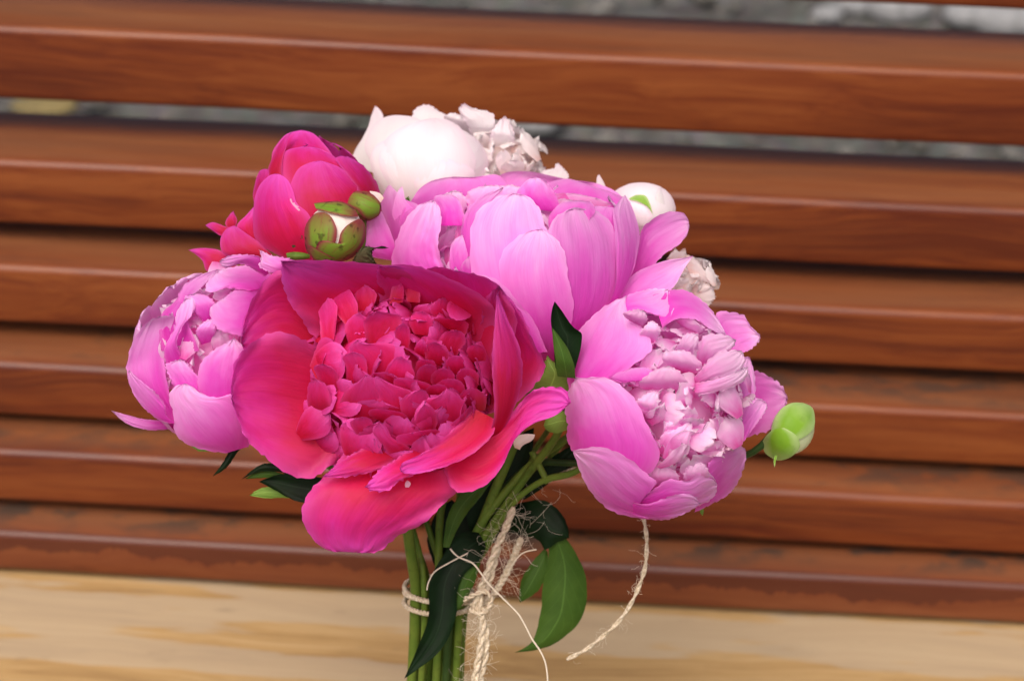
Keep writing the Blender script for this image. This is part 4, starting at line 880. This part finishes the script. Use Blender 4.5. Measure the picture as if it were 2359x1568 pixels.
Jb = make_stem("peony_bud", "lime green bud on a dark stem poking out past the pink petals", "flower bud",
               [(1785, 992, -80), (1720, 1048, -110), (1560, 1080, -200), (1309, 1006 + 60, -260), (1217, 1075, -280), (1107, 1208, -300)], (20, 45), rad=10, mat='stem_dark')
gJ = Globe(1826, 988, -75, 56, 64, 50)
ellipsoid(Jb, "bud_body", (1826, 988, -75), (50, 58, 45), M['bud_pale'], rot=.25)
P = lambda *a, **k: patch(Jb, M['sepal_lime'], *a, **{**dict(conv=c6, globe=gJ, ruf=1, bulge=2, name="sepal", n=18, m=14), **k})
P([(1390, 960), (1385, 900), (1430, 805), (1500, 768), (1570, 766)], [(1480, 1000), (1550, 990), (1620, 940), (1645, 870), (1630, 800), (1570, 766)], k=1.04)
P([(1380, 930), (1325, 1000), (1330, 1070), (1400, 1118), (1450, 1118)], [(1450, 920), (1520, 960), (1550, 1030), (1510, 1090), (1450, 1118)], k=1.10)
P([(1396, 1090, 0), (1388, 1125, 0), (1394, 1165, 0)], [(1410, 1090, 0), (1402, 1125, 0), (1394, 1165, 0)], d=-45, globe=None, bulge=1, n=10, m=5)

Kb = make_stem("peony_bud", "half-hidden green calyx wedged between the magenta and ruffled pink peonies", "flower bud",
               [(1275, 900, 0), (1290, 985, -120), (1217, 1090, -220), (1120, 1230, -270)], (10, 15), rad=11)
P = lambda *a, **k: patch(Kb, M['leaf_lime'], *a, **{**dict(conv=c5, bulge=14, ruf=2, name="sepal", n=18, m=12), **k})
P([(1480, 720, 0), (1520, 690, 10), (1560, 640, 20), (1590, 570, 20), (1600, 535, 15)], [(1720, 720, 0), (1730, 640, 10), (1720, 600, 15), (1640, 575, 20), (1600, 535, 15)], d=10)
P([(1720, 820, 0), (1640, 810, 10), (1600, 840, 10), (1582, 880, 5)], [(1730, 910, 0), (1690, 905, 5), (1640, 920, 5), (1600, 905, 5), (1582, 880, 5)], d=-20)
patch(Kb, M['leaf_dark'], [(1640, 600, -20), (1632, 480, 0), (1618, 380, 10), (1625, 310, 15), (1637, 272, 18)], [(1740, 600, -20), (1770, 440, 0), (1730, 400, 5), (1680, 330, 10), (1637, 272, 18)], conv=c5, d=110, bulge=-14, name="leaf")
patch(Kb, M['leaf'], [(1650, 640, -20), (1640, 560, 8), (1630, 480, 15), (1624, 400, 20)], [(1740, 650, -20), (1730, 580, 5), (1700, 500, 10), (1624, 400, 20)], conv=c5, d=112, bulge=8, name="leaf")
patch(Kb, M['cream'], [(1440, 990, 0), (1435, 960, 5), (1470, 925, 8), (1540, 925, 5)], [(1465, 1000, 0), (1480, 980, 5), (1530, 950, 6), (1540, 925, 5)], conv=c5, d=-60, bulge=6, name="stipule", n=12, m=8)

# ------------------------------------------------------------------ free stems, leaves
def stem_of(root): return next(o for o in root.children if o.name.startswith('stem'))
LV = lambda par, mt, *a, **k: patch(stem_of(par), M[mt], *a, **{**dict(name="leaf", bulge=4, ruf=2, rf=4, jag=.8), **k})
# front leaf hanging over the binding (on the magenta peony's stem)
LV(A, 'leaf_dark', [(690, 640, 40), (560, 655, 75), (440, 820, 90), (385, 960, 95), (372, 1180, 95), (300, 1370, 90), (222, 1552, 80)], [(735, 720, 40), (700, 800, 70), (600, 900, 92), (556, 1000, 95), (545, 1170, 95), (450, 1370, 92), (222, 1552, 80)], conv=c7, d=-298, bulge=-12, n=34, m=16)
LV(A, 'leaf', [(690, 810, 60), (600, 890, 80), (556, 1000, 85), (552, 1130, 86)], [(700, 830, 60), (670, 930, 70), (620, 1040, 78), (552, 1130, 86)], conv=c7, d=-300, bulge=4)
# arching leaf on the right (on the right pink peony's stem)
LV(D, 'leaf_dark', [(860, 640, -20), (980, 655, 0), (1060, 690, 10), (1105, 745, 15), (1180, 700, 20), (1255, 672, 20)], [(890, 470, -20), (1000, 440, 0), (1110, 445, 10), (1190, 500, 15), (1240, 580, 20), (1255, 672, 20)], conv=c7, d=-320, bulge=14, n=30, m=14)
LV(D, 'leaf', [(1120, 600, 10), (1125, 800, -10), (1085, 1000, -20), (1070, 1150, -25), (1030, 1310, -30), (915, 1388, -35)], [(1130, 585, 10), (1240, 680, -5), (1340, 850, -20), (1362, 1000, -25), (1330, 1180, -30), (1230, 1290, -32), (1100, 1360, -34), (915, 1388, -35)], conv=c7, d=-320, bulge=18, n=34, m=16)
LV(D, 'leaf', [(1100, 740, 0), (1010, 840, 5), (950, 960, 5), (945, 1075, 5)], [(1120, 760, 0), (1120, 880, 5), (1060, 1000, 5), (945, 1075, 5)], conv=c7, d=-345, bulge=8)
# leaves at lower left (on the left pink peony's stem)
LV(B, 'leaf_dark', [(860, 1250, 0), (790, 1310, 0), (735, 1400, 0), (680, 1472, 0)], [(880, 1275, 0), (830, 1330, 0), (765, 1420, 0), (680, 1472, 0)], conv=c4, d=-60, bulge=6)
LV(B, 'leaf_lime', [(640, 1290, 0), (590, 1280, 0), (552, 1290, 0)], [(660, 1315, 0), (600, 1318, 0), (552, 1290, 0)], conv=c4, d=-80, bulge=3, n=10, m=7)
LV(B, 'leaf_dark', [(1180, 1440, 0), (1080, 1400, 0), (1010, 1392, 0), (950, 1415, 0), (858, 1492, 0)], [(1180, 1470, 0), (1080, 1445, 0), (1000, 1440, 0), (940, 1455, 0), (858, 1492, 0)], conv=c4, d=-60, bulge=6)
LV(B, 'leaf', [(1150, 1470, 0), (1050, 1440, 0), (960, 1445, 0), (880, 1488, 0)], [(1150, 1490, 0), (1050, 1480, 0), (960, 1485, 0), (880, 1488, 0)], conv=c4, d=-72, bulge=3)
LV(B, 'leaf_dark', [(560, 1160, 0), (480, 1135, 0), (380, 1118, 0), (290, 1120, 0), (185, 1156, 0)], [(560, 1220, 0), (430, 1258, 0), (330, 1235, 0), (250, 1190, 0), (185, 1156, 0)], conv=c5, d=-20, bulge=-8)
LV(B, 'leaf_lime', [(380, 1200, 0), (300, 1190, 0), (210, 1183, 0), (138, 1224, 0)], [(400, 1240, 0), (300, 1236, 0), (210, 1236, 0), (138, 1224, 0)], conv=c5, d=-50, bulge=4)
# dark leaves added in the bouquet's neck to stand in for its shade
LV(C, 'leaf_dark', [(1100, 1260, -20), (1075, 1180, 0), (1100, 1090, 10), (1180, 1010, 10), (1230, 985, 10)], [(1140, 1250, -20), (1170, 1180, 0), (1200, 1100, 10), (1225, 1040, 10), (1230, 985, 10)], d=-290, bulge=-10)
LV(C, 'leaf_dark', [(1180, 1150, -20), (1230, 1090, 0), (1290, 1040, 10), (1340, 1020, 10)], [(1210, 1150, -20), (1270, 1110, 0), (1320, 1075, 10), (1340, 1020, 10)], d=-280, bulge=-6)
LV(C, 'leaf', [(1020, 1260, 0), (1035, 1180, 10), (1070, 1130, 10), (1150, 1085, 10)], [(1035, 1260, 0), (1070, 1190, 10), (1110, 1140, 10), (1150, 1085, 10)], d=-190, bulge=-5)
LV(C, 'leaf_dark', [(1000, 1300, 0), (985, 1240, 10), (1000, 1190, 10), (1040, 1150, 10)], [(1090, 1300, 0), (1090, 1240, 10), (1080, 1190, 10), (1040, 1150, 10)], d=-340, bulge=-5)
LV(Jb, 'leaf_lime', [(930, 1400, 0), (935, 1440, 0), (948, 1462, 0)], [(955, 1400, 0), (955, 1440, 0), (948, 1462, 0)], conv=c6, d=-150, bulge=2, n=8, m=6)
# stem of the right-hand calyx crossing in front
tube(stem_of(Kb), "side_shoot", [(1225, 1039, -205), (1245, 1078, -200), (1262, 1112, -195)], 8, M['stem'], n=12)
# thick green stem running to the ruffled pink peony
Ex = make_stem("cut_flower", "thick cut green stem slanting up behind the ruffled pink peony", "stem",
               [(1340, 985, -200), (1309, 1006, -205), (1217, 1075, -235), (1107, 1208, -262), (1070, 1300, -290)], (38, 42), rad=11.5)
Ey = make_stem("cut_flower", "straight speckled olive stem rising just left of the hanging dark leaf", "stem",
               [(1030, 1120, -270), (1015, 1182, -270), (1011, 1285, -285)], (-8, 40), rad=11.5)

# ------------------------------------------------------------------ twine
mt_, nt, b = new_mat('jute'); L = nt.links.new
tc = nt.nodes.new("ShaderNodeTexCoord"); q = nd(nt, "ShaderNodeTexNoise", Scale=900.0, Detail=3.0); L(tc.outputs["Object"], q.inputs["Vector"])
L(ramp(nt, [(.3, (.44, .35, .22)), (.55, (.66, .56, .41)), (.75, (.80, .74, .61))], q.outputs[0]).outputs[0], b.inputs["Base Color"]); b.inputs["Roughness"].default_value = .8
bp = nt.nodes.new("ShaderNodeBump"); bp.inputs["Distance"].default_value = .0005; L(q.outputs[0], bp.inputs["Height"]); L(bp.outputs[0], b.inputs["Normal"])
M['jute'] = mt_
mf, nt, b = new_mat('jute_fibre'); b.inputs["Base Color"].default_value = (.72, .64, .50, 1); b.inputs["Roughness"].default_value = .6; M['fibre'] = mf
wt = BIND + np.array([0, 0, 0.0])
tw = thing("twine", "frayed natural jute twine tied round the peony stems with loose ends", "twine", to_world(wt))
def rope(name, pts, rad, strands=2, turns=10, n=120, sides=7):
    C0 = to_world(spline(d3(pts), n)); Tn = np.gradient(C0, axis=0); Tn /= np.linalg.norm(Tn, axis=1, keepdims=True)
    v = np.array([.3, -.8, .5]); N = v - (Tn @ v)[:, None] * Tn; N /= np.linalg.norm(N, axis=1, keepdims=True); Bn = np.cross(Tn, N)
    ps = []; t = np.linspace(0, 1, n)
    for k in range(strands):
        a = 2 * np.pi * (turns * t + k / strands)
        Ck = C0 + (N * np.cos(a)[:, None] + Bn * np.sin(a)[:, None]) * rad * S * .5
        ps.append(tube_geo(Ck, rad * S * (.62 if strands == 2 else .55) * (1 + .12 * wob(t * 60, k + 3)), sides))
    V, Fc = merge(ps); return mesh_obj(name, V, Fc, M['jute'], tw, [(0, 0)] * len(V))
# two turns round the stems
def ring(yc, rx, rd, tilt, ph):
    a = np.linspace(0, 2 * np.pi, 25); return [(BIND[0] - 12 + rx * math.cos(q), yc + tilt * math.sin(q + ph) - .28 * rd * math.sin(q) * -1, BIND[2] + rd * math.sin(q)) for q in a]
rope("wrap", ring(1358, 78, 74, 12, .6), 6.5, 2, 26)
rope("wrap", ring(1388, 79, 75, 6, .3), 6.5, 2, 26)
rope("wrap", ring(1372, 78, 74, 10, 2.2), 6.5, 2, 26)
RD = -215
rope("tail", [(1183, 1168, RD), (1165, 1215, RD), (1140, 1270, RD), (1118, 1330, RD), (1105, 1375, RD), (1112, 1430, RD + 6), (1107, 1490, RD + 8), (1097, 1545, RD + 8), (1085, 1640, RD)], 8.8, 2, 8, 160)
rope("tail", [(1150, 1255, RD - 22), (1138, 1300, RD - 12), (1125, 1345, RD - 8), (1095, 1390, RD), (1118, 1440, RD + 2), (1120, 1500, RD), (1108, 1560, RD), (1100, 1650, RD)], 7.5, 2, 7, 160)
rope("tail", [(1200, 1240, RD - 60), (1180, 1290, RD - 50), (1155, 1340, RD - 40), (1125, 1380, RD - 30), (1085, 1395, RD - 20)], 9, 2, 8, 90)
rope("knot", [(1060, 1388, RD - 20), (1085, 1372, RD + 8), (1118, 1362, RD + 18), (1132, 1384, RD + 10), (1110, 1412, RD + 14), (1082, 1402, RD + 10)], 6, 2, 5, 110)
rope("loose_end", [(1262, 1110, -270), (1330, 1080, -270), (1420, 1110, -240), (1473, 1160, -210), (1484, 1200, -200), (1490, 1250, -200), (1482, 1322, -205), (1438, 1414, -225), (1365, 1484, -255), (1306, 1517, -275)], 5.2, 2, 8, 170)
def fibre(pts, r, mat='fibre', n=50): return tube_geo(to_world(spline(d3(pts), n)), r * S, 5)
V, Fc = fibre(c7([(510, 740, -195), (560, 790, -192), (650, 830, -190), (700, 890, -185), (760, 970, -180), (830, 1040, -180), (930, 1140, -180), (980, 1220, -180), (1020, 1300, -180), (1080, 1390, -180), (1110, 1470, -182), (1122, 1600, -185)]), 2.2, n=90)
mesh_obj("loose_fibre", V, Fc, M['fibre'], tw)
V, Fc = fibre(c7([(365, 1000, -205), (375, 950, -205), (412, 885, -200), (500, 830, -198), (620, 768, -196)]), 1.9)
mesh_obj("loose_fibre", V, Fc, M['fibre'], tw)
V, Fc = fibre(c7([(1050, 745, -250), (960, 770, -250), (900, 840, -250), (870, 900, -252)]), 1.8)
mesh_obj("loose_fibre", V, Fc, M['fibre'], tw)
rg = np.random.default_rng(17); ps = []
tailp = spline(d3([(1183, 1168, RD), (1140, 1270, RD), (1118, 1330, RD), (1105, 1375, RD), (1112, 1430, RD), (1107, 1490, RD), (1097, 1545, RD), (1085, 1600, RD)]), 200)
loosep = spline(d3([(1484, 1200, -200), (1490, 1250, -200), (1482, 1322, -205), (1438, 1414, -225), (1365, 1484, -255), (1306, 1517, -275)]), 200)
frz = spline(d3([(1210, 1230, RD - 60), (1180, 1290, RD - 50), (1155, 1340, RD - 40), (1270, 1120, -265)]), 200)
for base, cnt, ln in ((tailp, 230, 42), (loosep, 60, 18), (frz, 60, 50)):
    for i in range(cnt):
        p = base[rg.integers(0, len(base))] + rg.normal(0, 7, 3)
        pts = [p]; v = rg.normal(0, 1, 3); v[2] *= .5; v /= np.linalg.norm(v)
        for k in range(4):
            v = v + rg.normal(0, .55, 3); v[2] *= .7; v /= np.linalg.norm(v); pts.append(pts[-1] + v * rg.uniform(.15, .5) * ln)
        ps.append(tube_geo(to_world(spline(pts, 9)), rg.uniform(.2, .5) * S, 3))
V, Fc = merge(ps); o = mesh_obj("fuzz", V, Fc, M['fibre'], tw); o["kind"] = "stuff"

for o in bpy.data.objects:
    if "_o" in o: del o["_o"]
